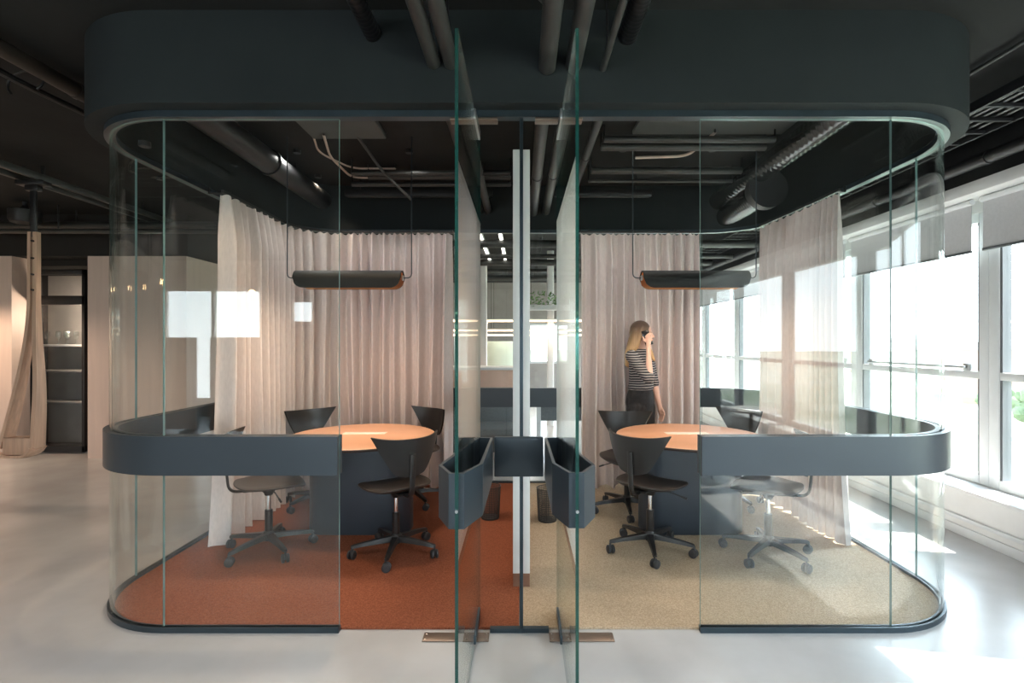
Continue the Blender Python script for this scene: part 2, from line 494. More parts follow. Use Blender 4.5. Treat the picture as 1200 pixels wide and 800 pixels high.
def trimline(pts, nr, g=.0015):
    """pull both ends in by g so neighbouring panes leave a joint"""
    p = [Vector(x) for x in pts]
    p[0] = p[0] + (p[1] - p[0]).normalized() * g
    p[-1] = p[-1] + (p[-2] - p[-1]).normalized() * g
    return [tuple(x) for x in p], nr
GL = {
    'fl': 'clear flat glass panel at the front of the orange-carpet room left of its open door',
    'cfl': 'curved glass panel rounding the front left corner of the meeting pod',
    'l': 'clear flat glass panel on the left side of the pod, partly behind curtain',
    'cbl': 'curved glass panel at the back left corner behind the left curtain',
    'b1': 'clear back glass panel hidden behind the curtain of the orange-carpet room',
    'b2': 'clear back glass panel left of the white middle partition, without curtain',
    'b3': 'clear back glass panel right of the white middle partition, without curtain',
    'b4': 'clear back glass panel behind the curtain the woman stands at',
    'cbr': 'curved glass panel at the back right corner in the curtain gap',
    'r': 'clear flat glass panel on the pod side facing the windows',
    'cfr': 'curved glass panel rounding the front right corner of the meeting pod',
    'fr': 'clear flat glass panel at the front of the beige-carpet room right of its open door',
}
for k in ALL:
    pts, nr = trimline(*segs[k])
    b = sweep(bmesh.new(), pts, nr, -.006, .006, .028, ZT)
    tag(obj('glass_panel', b, [M['glass'], M['lit_edge']], ang=30), GL[k], 'glass panel', 'glass panels around the pod')

# bulkhead ring, top and bottom channels
fullp, fulln = [], []
for cx, cy, a0 in ((X0 + R, Y0 + R, -90), (X0 + R, Y1 - R, -180), (X1 - R, Y1 - R, -270), (X1 - R, Y0 + R, -360)):
    p, n = arc(cx, cy, a0, a0 - 90, 20); fullp += p; fulln += n
struct('bulkhead', sweep(bmesh.new(), fullp, fulln, -.03, .11, 2.655, CEIL, 0, 0, closed=True), M['bulkhead'])
struct('trim_3', sweep(bmesh.new(), fullp, fulln, -.022, .03, ZT + .002, 2.655, 0, 0, closed=True), M['channel'])
p, n = chain(ALL)
struct('trim_4', sweep(bmesh.new(), p, n, -.016, .016, 0, .028, 0, 0), M['channel'])
struct('trim_5', BX(-.16, .14, Y0 - .014, Y0 + .014, 0, .022), M['channel'])

# handrail bands
def band(keys, label):
    p, n = chain(keys)
    r = thing('handrail_band', label, 'handrail band', (p[0][0], p[0][1], .80))
    obj('outer_strip', sweep(bmesh.new(), p, n, .0065, .034, .806, 1.004, 0, 0), M['band'], r, world=True, ang=25)
    obj('inner_strip', sweep(bmesh.new(), p, n, -.034, -.0065, .806, 1.004, 0, 0), M['band'], r, world=True, ang=25)
    return r
band(['fl', 'cfl', 'l', 'cbl', 'b1', 'b2'], 'slate blue metal band wrapping the glass of the left orange-carpet room')
band(['b3', 'b4', 'cbr', 'r', 'cfr', 'fr'], 'slate blue metal band wrapping the glass of the right beige-carpet room')
r = thing('door_post', 'slim dark post with short blue band between the two open glass doors', 'post', (0, Y0, 0))
obj('post', BX(-.009, .009, Y0 - .02, Y0 + .02, .022, ZT, bev=.003), M['channel'], r, world=True)
obj('band', BX(-.136, .110, Y0 - .055, Y0 - .02, .806, 1.004, bev=.004), M['band'], r, world=True)
obj('glass_fin', BX(-.005, .005, Y0 + .03, 3.085, .022, ZT), [M['glass']], r, world=True)

# middle partition
pt = BX(-.051, -.010, 3.09, 5.34, .09, 2.64, bev=.002); box(pt, .010, .051, 3.09, 5.34, .09, 2.64, bev=.002)
box(pt, -.010, .010, 3.13, 5.34, .02, 2.63)
struct('wall_middle', pt, M['white'])
for x0, x1, k in ((-.050, -.011, 6), (.011, .050, 7)):
    struct('trim_%d' % k, BX(x0, x1, 3.091, 5.33, .012, .09), M['plinth'])

# carpets
def half(xs):
    poly = []
    for (x, y), n_ in zip(fullp, fulln):
        poly.append((x - n_[0] * .018, y - n_[1] * .018))
    return poly
poly = half(0)
def clip(poly, sgn, xc):
    out = []
    for i in range(len(poly)):
        a, c = poly[i], poly[(i + 1) % len(poly)]
        ia, ic = (a[0] - xc) * sgn > 0, (c[0] - xc) * sgn > 0
        if ia: out.append(a)
        if ia != ic:
            t = (xc - a[0]) / (c[0] - a[0]); out.append((xc, a[1] + t * (c[1] - a[1])))
    return out
tag(obj('carpet', prism(bmesh.new(), clip(poly, -1, -.012), .0005, .012), M['carpet_orange']), 'brick orange carpet filling the floor of the left room', 'carpet')
tag(obj('carpet', prism(bmesh.new(), clip(poly, 1, .0), .0005, .012), M['carpet_beige']), 'sandy beige carpet filling the floor of the right room', 'carpet')

# ------------------------------------------------------------------ doors
def door(sgn, xd, poly, label):
    r = thing('glass_door', label, 'door', (xd, Y0, 0))
    obj('pane', (lambda b: b)(sweep(bmesh.new(), [(xd, 1.84), (xd, 2.83)], [(1, 0), (1, 0)], -.006, .006, .015, 2.605)), [M['glass'], M['glass_edge']], r, world=True)
    for z0, z1, nm in ((2.565, 2.615, 'top_patch'), (.014, .06, 'bottom_patch')):
        obj(nm, BX(xd - .012, xd + .012, 2.49, 2.76, z0, z1, bev=.003), M['channel'] if z0 < 1 else M['steel'], r, world=True)
    # hollow handle band: hexagonal walls round the free end
    n = len(poly); c = Vector((sum(p[0] for p in poly) / n, sum(p[1] for p in poly) / n))
    inn = []
    for i in range(n):
        a, q, e = Vector(poly[i - 1]), Vector(poly[i]), Vector(poly[(i + 1) % n])
        d1 = (q - a).normalized(); d2 = (e - q).normalized()
        n1 = Vector((-d1.y, d1.x)); n2 = Vector((-d2.y, d2.x))
        if n1.dot(c - q) < 0: n1 = -n1
        if n2.dot(c - q) < 0: n2 = -n2
        bi = (n1 + n2).normalized()
        inn.append(q + bi * (.013 / max(.35, bi.dot(n1))))
    b = bmesh.new()
    V = [[b.verts.new((p[0], p[1], z)) for p in ring] for ring, z in ((poly, .80), (poly, 1.003), (inn, 1.003), (inn, .80))]
    for a_, b_ in zip(V, V[1:] + V[:1]):
        for i in range(n):
            b.faces.new((a_[i], a_[(i + 1) % n], b_[(i + 1) % n], b_[i]))
    hb_ = obj('handle_band', b, M['band'], r, world=True, ang=15)
    obj('pivot_plate', BX(xd - .13, xd + .11, 2.60, 2.66, 2.606, 2.6195, bev=.002), M['bronze'], r, world=True)
    rv = bmesh.new(); cyl(rv, (xd, 1.832, .875), (xd, 1.845, .875), .006, n=12)
    rv.transform(r.matrix_basis.inverted()); obj('rivet', rv, M['chrome'], hb_)
    return r
door(-1, -.232, [(-.265, 1.87), (-.208, 1.87), (-.152, 2.02), (-.142, 2.575), (-.222, 2.59), (-.322, 2.0)], 'open glass door with hexagonal blue handle, hinged toward the orange-carpet room')
door(1, .200, [(.230, 1.88), (.174, 1.88), (.122, 2.03), (.116, 2.575), (.196, 2.59), (.287, 2.0)], 'open glass door with hexagonal blue handle, hinged toward the beige-carpet room')
for x0, x1, l in ((-.492, -.162, 'bronze floor spring plate at the edge of the orange carpet'), (.140, .462, 'bronze floor spring plate at the edge of the beige carpet')):
    r = thing('floor_plate', l, 'floor plate', ((x0 + x1) / 2, 2.6, 0))
    obj('plate', BX(x0, x1, 2.535, 2.612, .0005, .007, bev=.002), M['bronze'], r, world=True)
    for x in (x0 + .015, x1 - .015):
        for y in (2.552, 2.596):
            s = bmesh.new(); lathe(s, [(.004, .0065), (.004, .0085), (.002, .009)], (x, y, 0), n=10)
            obj('screw', s, M['chrome'], r, world=True)

# ------------------------------------------------------------------ curtains
def curtain(path, label, lam=.115, amp=.064, ztop=2.575, flare=None, seed=1, stack=None):
    rnd = random.Random(seed)
    pts = [Vector((p[0], p[1])) for p in path]
    L = [0]
    for a, c in zip(pts, pts[1:]): L.append(L[-1] + (c - a).length)
    tot = L[-1]
    def at(s):
        s = min(max(s, 0), tot)
        for i in range(len(pts) - 1):
            if s <= L[i + 1] + 1e-9:
                t = (s - L[i]) / max(1e-9, L[i + 1] - L[i]); d = (pts[i + 1] - pts[i]).normalized()
                return pts[i].lerp(pts[i + 1], t), Vector((-d.y, d.x))
        return pts[-1], Vector((-d.y, d.x))
    # phase with irregular fold spacing
    ph, s, ds = [], 0.0, .006
    acc = rnd.random() * 6
    n = int(tot / ds)
    lam_i = lam; k_amp = amp
    data = []
    for i in range(n + 1):
        s = i * tot / n
        f = lam_i
        if stack and stack[0] <= s <= stack[1]: f = lam_i * stack[2]
        acc += 2 * math.pi * (tot / n) / f
        if i % 16 == 0:
            lam_i = lam * rnd.uniform(.78, 1.3); k_amp = amp * rnd.uniform(.65, 1.2)
        data.append((s, acc, k_amp))
    # smooth amplitude
    am = [d[2] for d in data]
    am = [sum(am[max(0, i - 12):i + 13]) / len(am[max(0, i - 12):i + 13]) for i in range(len(am))]
    zs = [ztop, ztop - .012, ztop - .035, ztop - .06] + [ztop - .06 - (ztop - .06 - .016) * k / 20 for k in range(1, 21)]
    b = bmesh.new(); grid = []
    wob = [rnd.uniform(-1, 1) for _ in range(80)]
    for i, (s, a, _) in enumerate(data):
        p, nr = at(s); colv = []
        for j, z in enumerate(zs):
            v = (ztop - z) / ztop
            A = am[i] * (.42 + .58 * min(1, v * 9)) * (1 + .25 * v)
            ph_ = a + .9 * math.sin(s * 5 + v * 2.2) * v + .3 * math.sin(v * 7 + s * 11)
            o = A * (math.sin(ph_) + .28 * math.sin(2 * ph_ + 1.1 + s * 3))
            q = Vector((p.x, p.y)) + nr * o
            if flare and s < flare[0]:
                w = (1 - s / flare[0]) ** 2 * v ** 3
                q = q + Vector(flare[1]) * w
            if flare and s > tot - flare[0] and len(flare) > 2:
                w = (1 - (tot - s) / flare[0]) ** 2 * v ** 3
                q = q + Vector(flare[2]) * w
            zz = z
            if j == 0: zz = z + .008 * math.sin(a * 2.1)
            if j == len(zs) - 1: zz = z + .006 * (1 + math.sin(a * .9))
            colv.append(b.verts.new((q.x, q.y, zz)))
        grid.append(colv)
    for c0, c1 in zip(grid, grid[1:]):
        for j in range(len(zs) - 1):
            b.faces.new((c0[j], c1[j], c1[j + 1], c0[j + 1]))
    r = thing('curtain', label, 'curtain', (pts[0].x, pts[0].y, .01))
    obj('cloth', b, M['curtain'], r, world=True, ang=180)
    tr = bmesh.new()
    mp = [(q.x, q.y) for q in pts]
    nn = []
    for i in range(len(pts)):
        d = (pts[min(i + 1, len(pts) - 1)] - pts[max(i - 1, 0)]).normalized(); nn.append((-d.y, d.x))
    sweep(tr, mp, nn, -.012, .012, ztop + .012, ztop + .032, 0, 0)
    obj('track', tr, M['black'], r, world=True)
    k = 0.0
    while k <= tot:
        p, nr = at(k + .1)
        # bracket to the bulkhead face on the outside
        out = Vector((0, 0))
        if p.x < X0 + .5 and p.y < Y1 - .5: out = Vector((X0 + .03 - p.x, 0))
        elif p.x > X1 - .5 and p.y < Y1 - .5: out = Vector((X1 - .03 - p.x, 0))
        elif X0 + R < p.x < X1 - R: out = Vector((0, Y1 - .03 - p.y))
        if out.length > 0:
            br = bmesh.new()
            box(br, min(p.x, p.x + out.x) - .006, max(p.x, p.x + out.x) + .006, min(p.y, p.y + out.y) - .006, max(p.y, p.y + out.y) + .006, ztop + .032, ztop + .042)
            q = p + out
            box(br, q.x - .006, q.x + .006, q.y - .006, q.y + .006, ztop + .032, 2.66)
            obj('bracket', br, M['black'], r, world=True)
        k += .45
    return r
o = .19
cr = .42
lp = [(X0 + o, 3.80), (X0 + o, Y1 - o - cr)]
for k in range(1, 13):
    a = math.radians(180 - 90 * k / 12); lp.append((X0 + o + cr + cr * math.cos(a), Y1 - o - cr + cr * math.sin(a)))
lp.append((-.70, Y1 - o))
curtain(lp, 'dusty pink curtain wrapping the left and back of the orange-carpet room', flare=(.35, (.02, -.16)), seed=3)
curtain([(.60, Y1 - .165), (1.80, Y1 - .165)], 'dusty pink curtain on the back glass behind the standing woman', seed=5, lam=.120, amp=.057)
rp_ = [(X1 - .13, 3.76), (X1 - .13, 4.0), (X1 - .145, 4.4), (X1 - .17, 4.93)]
curtain(rp_, 'dusty pink curtain along the window-side glass, bunched at its near end', flare=(.2, (-.0, -.1)), seed=8, lam=.125, amp=.044, stack=(0, .30, .45))

# ------------------------------------------------------------------ tables
def table(cx, cy, label, rz):
    r = thing('meeting_table', label, 'table', (cx, cy, 0), rz, 'round meeting tables in the pod')
    b = bmesh.new()
    lathe(b, [(.0, .722), (.565, .722), (.572, .726), (.575, .735), (.572, .743), (.566, .746), (0, .746)], n=72)
    for f in b.faces:
        f.material_index = 0 if f.calc_center_median().z > .741 else 1
    obj('tabletop', b, [M['tabletop'], M['tableedge']], r)
    b = bmesh.new(); prism(b, rrect(-.40, .40, -.16, .17, .15, 10), .012, .722)
    obj('pedestal', b, M['pedestal'], r)
    b = BX(-.17, .17, .02, .12, .7455, .7485, bev=.001); box(b, -.15, .15, .04, .1, .748, .7495, bev=.0005)
    obj('cable_port', b, M['port'], r)
    return r
table(-1.265, 4.075, 'round orange-topped table on slate pedestal in the orange-carpet room', 0)
table(1.335, 4.075, 'round orange-topped table on slate pedestal in the beige-carpet room', 0)

for x, y, l in ((-.262, 4.30, 'small grey mesh waste bin on the orange carpet beside the white partition'), (.215, 4.24, 'small grey mesh waste bin on the beige carpet beside the white partition')):
    r = thing('waste_bin', l, 'bin', (x, y, .0125))
    b = bmesh.new(); lathe(b, [(.0745, .006)] + [(.075 + .013 * k / 22, .012 + .255 * k / 22) for k in range(23)], n=44)
    bmesh.ops.delete(b, geom=[f_ for f_ in b.faces if len(f_.verts) > 8], context='FACES')
    ob = obj('mesh_wall', b, M['bin'], r); wf = ob.modifiers.new('wire', 'WIREFRAME'); wf.thickness = .0042
    obj('rim', tube(bmesh.new(), [(.0885 * math.cos(a), .0885 * math.sin(a), .268) for a in [2 * math.pi * k / 36 for k in range(36)]], .004, n=8, closed=True), M['bin'], r)
    b = bmesh.new(); lathe(b, [(0, 0), (.074, 0), (.076, .004), (.076, .012), (0, .012)], n=36); obj('base', b, M['bin'], r)

# ------------------------------------------------------------------ pendants
def pendant(xa, xb, y, label, flip):
    cx = (xa + xb) / 2; hl = (xb - xa) / 2
    zt, zb = 2.045, 1.905; rad = .075
    r = thing('pendant_lamp', label, 'pendant lamp', (cx, y, zb), 0, 'half-pipe pendant lamps over the tables')
    def prof(u, v):
        # u along, v around the inverted U
        x = -hl + 2 * hl * u
        e = min(1.0, (hl - abs(x)) / .085)
        drop = (zt - rad - zb) * 1.0
        zb_l = zb + (1 - math.sqrt(max(0, 1 - (1 - e) ** 2))) * .085 if e < 1 else zb
        a = v * 2 - 1
        leg = zt - rad - zb_l
        tot = leg * 2 + math.pi * rad
        s = v * tot
        if s < leg: yy, zz = -rad, zb_l + s
        elif s > tot - leg: yy, zz = rad, zb_l + (tot - s)
        else:
            t = (s - leg) / rad; yy, zz = -rad * math.cos(t), zt - rad + rad * math.sin(t)
        return (cx + x, y + yy, zz)
    us = 48
    b = shell(bmesh.new(), prof, us, 24, .006)
    c = Vector((0, y, zt - rad))
    obj('shade', b, M['lampblack'], r, world=True)
    def prof2(u, v):
        x, yy, zz = prof(.012 + .976 * u, v)
        k = (rad - .008) / rad
        z2 = zz if zz < zt - rad else zt - rad + (zz - (zt - rad)) * k
        return (x, y + (yy - y) * k, z2 + .001 if zz < zt - rad - .001 else z2)
    obj('lining', shell(bmesh.new(), prof2, us, 24, .003), M['copper'], r, world=True)
    t = bmesh.new(); cyl(t, (cx - hl + .1, y, zt - .05), (cx + hl - .1, y, zt - .05), .014)
    obj('lamp_tube', t, M['glow'], r, world=True)
    for s in (-1, 1):
        xe = cx + s * hl
        pts = rounded([(xe - s * .008, y, zt - .055), (xe + s * .07, y, zt - .055), (xe + s * .07, y, CEIL)], .04)
        obj('rod', tube(bmesh.new(), pts, .0045, n=10), M['band'], r, world=True)
        e = BX(xe - .006, xe + .006, y - .02, y + .02, zt - .075, zt - .035, bev=.003)
        obj('end_clip', e, M['steel'], r, world=True)
    l = bpy.data.lights.new('lamp_light', 'AREA'); l.shape = 'RECTANGLE'; l.size = 2 * hl - .2; l.size_y = .1
    l.energy = 8; l.color = (1, .76, .55)
    lo = bpy.data.objects.new('lamp_light', l); COL.objects.link(lo); lo.parent = r
    lo.location = (0, 0, -.002)
    return r
pendant(-1.785, -.94, 4.07, 'black half-pipe pendant lamp over the orange-carpet room table', 1)
pendant(.953, 1.79, 4.07, 'black half-pipe pendant lamp over the beige-carpet room table', -1)

# ------------------------------------------------------------------ chairs
def make_chair(label):
    r = thing('swivel_chair', label, 'chair', (0, 0, 0), 0, 'black swivel chairs at the tables')
    b = bmesh.new()
    lathe(b, [(0, .075), (.034, .075), (.040, .09), (.040, .125), (.030, .14), (0, .14)], n=24)
    for k in range(5):
        a = math.radians(90 + 72 * k); ca, sa = math.cos(a), math.sin(a)
        bb = bmesh.new()
        st = [(.02, .028, .088, .128), (.10, .021, .086, .118), (.22, .017, .080, .104), (.292, .014, .072, .092), (.30, .008, .074, .088)]
        rows = []
        for (d, w, z0, z1) in st:
            rows.append([bb.verts.new((d, -w, z0)), bb.verts.new((d, w, z0)), bb.verts.new((d, w * .75, z1)), bb.verts.new((d, -w * .75, z1))])
        for p_, q_ in zip(rows, rows[1:]):
            for i in range(4): bb.faces.new((p_[i], p_[(i + 1) % 4], q_[(i + 1) % 4], q_[i]))
        bb.faces.new(rows[0][::-1]); bb.faces.new(rows[-1])
        merge(b, bb, Matrix.Rotation(a, 4, 'Z'))
    star = obj('star_base', b, M['chair_black'], r)
    for k in range(5):
        a = math.radians(90 + 72 * k)
        c = bmesh.new()
        for s in (-1, 1):
            prof = [(0, s * .006), (.022, s * .006), (.029, s * .009), (.029, s * .020), (.024, s * .024), (.008, s * .025), (0, s * .022)]
            w = bmesh.new(); lathe(w, prof, n=20)
            merge(c, w, Matrix.Translation((.293, 0, .0295)) @ Matrix.Rotation(math.pi / 2 , 4, 'X') @ Matrix.Identity(4))
        box(c, .278, .306, -.006, .006, .02, .062, bev=.003)
        cyl(c, (.288, 0, .05), (.288, 0, .082), .007, n=10)
        sw = Matrix.Rotation(a, 4, 'Z') @ Matrix.Translation((.293, 0, 0)) @ Matrix.Rotation(math.radians(37 * k + 20), 4, 'Z') @ Matrix.Translation((-.293, 0, 0))
        c.transform(sw)
        obj('caster', c, M['rubber'], star)
    g = bmesh.new(); lathe(g, [(0, .13), (.026, .13), (.026, .285), (.022, .29), (0, .29)], n=20)
    obj('column_sleeve', g, M['chair_black'], r)
    g = bmesh.new(); lathe(g, [(0, .285), (.014, .285), (.014, .405), (0, .405)], n=16)
    obj('gas_lift', g, M['chrome'], r)
    g = bmesh.new(); lathe(g, [(0, .392), (.026, .392), (.034, .41), (.060, .438), (.060, .452), (0, .452)], n=20)
    box(g, -.045, .045, -.16, .09, .436, .452, bev=.005)
    mech = obj('mechanism', g, M['chair_black'], r)
    g = bmesh.new(); tube(g, rounded([(.03, .02, .43), (.13, .04, .428), (.22, .06, .405)], .03), [.0045] * 9, n=8)
    cyl(g, (.205, .057, .409), (.245, .066, .398), .007, n=10)
    obj('height_lever', g, M['chair_black'], mech)
    # seat: dished shell with rolled front edge
    def seat(u, v):
        a = 2 * math.pi * u; rr = max(.001, v)
        n_ = 2.7
        ca, sa = math.cos(a), math.sin(a)
        k = (abs(ca) ** n_ + abs(sa) ** n_) ** (-1 / n_)
        x, y = .235 * rr * k * ca, .225 * rr * k * sa + .01
        if y < 0: x *= 1 - .16 * (y / .21) ** 2
        z = .470 + .006 * rr ** 2 + .012 * (abs(x) / .23) ** 2
        if y > .12: z -= .030 * ((y - .12) / .12) ** 2
        if y < -.12: z += .028 * ((-y - .12) / .1) ** 2
        return (x, y, z)
    b = bmesh.new()
    nu, nv, th = 48, 10, .022
    top = [[Vector(seat(i / nu, (j + 1) / nv)) for i in range(nu)] for j in range(nv)]
    c0 = Vector(seat(0, 0))
    rings = [[b.verts.new(q + Vector((0, 0, th / 2 - (.006 if j == nv - 1 else 0)))) for q in row] for j, row in enumerate(top)]
    rim = [b.verts.new(Vector((q.x * 1.018, (q.y - .01) * 1.018 + .01, q.z - .001))) for q in top[-1]]
    low = [[b.verts.new(q + Vector((0, 0, -th / 2 + (.005 if j == nv - 1 else 0)))) for q in row] for j, row in enumerate(top)][::-1]
    seq = rings + [rim] + low
    ct, cb = b.verts.new(c0 + Vector((0, 0, th / 2))), b.verts.new(c0 - Vector((0, 0, th / 2)))
    for p_, q_ in zip(seq, seq[1:]):
        for i in range(nu): b.faces.new((p_[i], p_[(i + 1) % nu], q_[(i + 1) % nu], q_[i]))
    for i in range(nu):
        b.faces.new((ct, seq[0][i], seq[0][(i + 1) % nu])); b.faces.new((cb, seq[-1][(i + 1) % nu], seq[-1][i]))
    obj('seat', b, M['chair_seat'], r)
    def back(u, v):
        uu = u * 2 - 1
        w = .10 + .140 * v ** .8
        x = w * uu
        rad = .30
        y = -.235 - .035 * v + (rad - math.sqrt(max(.0, rad * rad - x * x))) * 1.0
        z = .600 + .235 * v + .018 * v * abs(uu) ** 3 - .020 * (1 - v) * (1 - abs(uu) ** 2)
        return (x, y, z)
    obj('backrest', shell(bmesh.new(), back, 28, 12, .014), M['chair_black'], r)
    s = bmesh.new()
    pts = rounded([(0, -.10, .440), (0, -.245, .440), (0, -.258, .56), (0, -.268, .735)], .06, 8)
    tube(s, pts, .02, n=12, sx=1.0, sy=.45)
    obj('back_support', s, M['chair_black'], r)
    return r

CH_ = make_chair('x')
def face(px, py, tx, ty): return math.atan2(ty - py, tx - px) - math.pi / 2
TLc, TRc = (-1.265, 4.075), (1.335, 4.075)
def setc(first, x, y, rz, label):
    if first:
        CH_.location = (x, y, .012); CH_.rotation_euler = (0, 0, rz); CH_['label'] = label; return CH_
    return dup(CH_, (x, y, .012), rz, label)
D = math.radians
setc(True, -1.785, 3.63, D(-62), 'black swivel chair nearest the left glass corner, its back hidden by the blue band')
setc(False, -.874, 3.58, D(38), 'black swivel chair on orange carpet in the left doorway, its back to the camera')
setc(False, -1.845, 4.665, D(-135), 'black swivel chair at the back left of the orange room, shell back against the curtain')
setc(False, -.99, 4.74, D(140), 'black swivel chair at the back right of the orange room table')
setc(False, .91, 3.63, D(-44), 'black swivel chair on beige carpet in the right doorway, its spine toward the camera')
setc(False, .92, 4.47, D(174), 'black swivel chair drawn up in front of the standing woman')
setc(False, 1.70, 3.54, D(60), 'black swivel chair behind the right front glass panel, nearest the window side')
setc(False, 1.89, 4.70, D(125), 'black swivel chair at the far right of the beige room table by the bunched curtain')

# ------------------------------------------------------------------ ceiling services
def along(x, z, r, y0, y1, m, label, name='ceiling_pipe', cat='pipe', ribs=0, couplings=True):
    t = thing(name, label, cat, (x, y0, z))
    b = bmesh.new()
    if ribs:
        n = int((y1 - y0) / ribs); pts, rad = [], []
        for k in range(n + 1):
            for dy, rr in ((0, r), (.42, r * 1.0), (.5, r * 1.012), (.58, r * 1.0)):
                pts.append((x, y0 + (k + dy) * ribs, z)); rad.append(rr)
        tube(b, pts, rad, n=24)
    else:
        cyl(b, (x, y0, z), (x, y1, z), r, n=24)
    obj('pipe' if cat == 'pipe' else 'duct', b, M[m], t, world=True)
    if couplings:
        k = y0 + .35
        while k < y1 - .1:
            obj('coupling', cyl(bmesh.new(), (x, k, z), (x, k + .03, z), r * 1.14, n=24), M[m], t, world=True)
            k += 1.15
        k = y0 + .6
        while k < y1 - .1:
            obj('hanger', cyl(bmesh.new(), (x, k, z + r * .9), (x, k, CEIL), .006, n=8), M['black'], t, world=True)
            k += 1.4
    return t
FY = Y0 - .11
specs = [(-.728, 2.99, .040, 'pipe_black', .03, 'black ribbed hose', 'leftmost at the top of the photo'),
         (-.43, 2.85, .034, 'pipe', 0, 'slim grey pipe', 'second from the left at the top of the photo'),
         (-.345, 2.85, .036, 'pipe', 0, 'grey pipe', 'just left of the left door top'),
         (.126, 2.83, .042, 'pipe', 0, 'grey pipe with an elbow', 'between the two door tops'),
         (.255, 2.84, .040, 'pipe', 0, 'grey pipe', 'beside the right door top'),
         (.40, 2.82, .016, 'pipe', 0, 'very thin grey pipe', 'right of the right door top'),
         (.52, 2.98, .046, 'pipe_black', .03, 'thick black ribbed hose', 'rightmost at the top of the photo')]
for x, z, r_, m, ribs, l, w in specs:
    along(x, z, r_, .4, FY - .002, m, '%s entering the bulkhead, %s' % (l, w), ribs=ribs, couplings=not ribs)
t = thing('ceiling_pipe', 'short grey cross pipe joining the elbow pipe at the very top edge', 'pipe', (-.1, 2.03, 2.83))
obj('pipe', tube(bmesh.new(), rounded([(-.75, 1.98, 2.87), (.05, 1.98, 2.87), (.126, 2.06, 2.85)], .06), .036, n=18), M['pipe'], t, world=True)
for x, z, r_, m, l in ((.126, 2.83, .042, 'pipe', 'grey ceiling pipe inside the pod right above the white partition'),
                       (.255, 2.84, .040, 'pipe', 'grey ceiling pipe inside the pod, right of the partition pipe'),
                       (-.345, 2.85, .036, 'pipe_brown', 'brownish ceiling pipe inside the pod, left of the partition'),
                       (-.43, 2.85, .034, 'pipe_brown', 'dark brown ceiling pipe inside the orange room, near its open door'),
                       (.52, 2.98, .03, 'pipe', 'pale grey ceiling pipe inside the beige room, near its open door')):
    along(x, z, r_, Y0 + .035, Y1 - .035, m, l)
# big ducts
along(2.05, 2.95, .095, Y0 + .05, Y1 - .05, 'duct', 'long shiny spiral duct under the ceiling of the beige room', 'ceiling_duct', 'duct', ribs=.06, couplings=False)
t = along(2.12, 2.78, .10, 4.5, Y1 - .04, 'duct', 'short ribbed duct with black round end under the beige room ceiling', 'ceiling_duct', 'duct', ribs=.04, couplings=False)
c = bmesh.new(); cyl(c, (2.12, 4.40, 2.80), (2.12, 4.5, 2.80), .165, n=32)
obj('end_cap', c, M['black'], t, world=True)
along(-2.06, 2.95, .095, Y0 + .05, Y1 - .05, 'black', 'long black round duct under the ceiling of the orange room', 'ceiling_duct', 'duct', ribs=.0)
# cross conduits inside the pod
def xpipe(pts, r_, m, label, cat='conduit', name='ceiling_conduit', rr=.12):
    t = thing(name, label, cat, pts[0])
    obj('pipe', tube(bmesh.new(), rounded(pts, rr, 8), r_, n=10), M[m], t, world=True)
    for q in (pts[0], pts[-1]):
        obj('hanger', cyl(bmesh.new(), (q[0], q[1], q[2]), (q[0], q[1], CEIL), .008, n=8), M['black'], t, world=True)
    return t
xpipe([(-1.50, 3.9, 3.05), (-1.62, 4.35, 3.05), (-1.62, 4.9, 3.05), (-.95, 4.9, 3.05)], .010, 'conduit', 'pale bent conduit on the orange room ceiling, nearer the back')
xpipe([(-1.56, 3.8, 3.07), (-1.70, 4.3, 3.07), (-1.55, 4.7, 3.07), (-1.15, 4.7, 3.07)], .008, 'conduit', 'thinner pale bent conduit beside another on the orange room ceiling')
xpipe([(.97, 4.37, 3.05), (1.40, 4.33, 3.05), (1.45, 3.85, 3.05)], .012, 'conduit', 'pale bent conduit on the beige room ceiling')
xpipe([(-1.27, 3.9, 3.08), (-1.22, 4.5, 2.98), (-1.02, 4.75, 2.80)], .012, 'pipe', 'thin grey slanted rod hanging from the orange room ceiling', 'rod', 'ceiling_rod')
for k, (x0, x1, y, z, r_, lb) in enumerate(((-1.5, -.1, 4.55, 2.98, .022, 'orange room, front of three'), (-1.4, -.1, 4.7, 3.0, .03, 'orange room, middle of three'), (-1.6, -.1, 4.85, 2.97, .02, 'orange room, rear of three'),
                              (.62, 1.9, 3.85, 3.0, .025, 'beige room, nearest of four'), (.62, 1.9, 4.0, 3.0, .03, 'beige room, second of four'), (.62, 1.95, 4.55, 3.0, .03, 'beige room, third of four'), (.62, 1.95, 4.75, 2.97, .015, 'beige room, rear of four'))):
    xpipe([(x0, y, z), (x1, y, z)], r_, 'pipe', 'dark grey cross pipe under the ceiling of the ' + lb, 'pipe', 'ceiling_pipe')
for x0, x1, l in ((-1.72, -.28, 'slim black linear light bar above the orange room back curtain'), (.32, 1.27, 'slim black linear light bar above the beige room back curtain')):
    t = thing('linear_light', l, 'ceiling light', ((x0 + x1) / 2, 5.02, 2.90))
    obj('housing', BX(x0, x1, 4.99, 5.05, 2.905, 2.965, bev=.004), M['black'], t, world=True)
    obj('diffuser', BX(x0 + .02, x1 - .02, 5.0, 5.04, 2.898, 2.905), M['pipe'], t, world=True)
    for x in (x0 + .15, x1 - .15): obj('hanger', cyl(bmesh.new(), (x, 5.02, 2.965), (x, 5.02, CEIL), .005, n=8), M['black'], t, world=True)
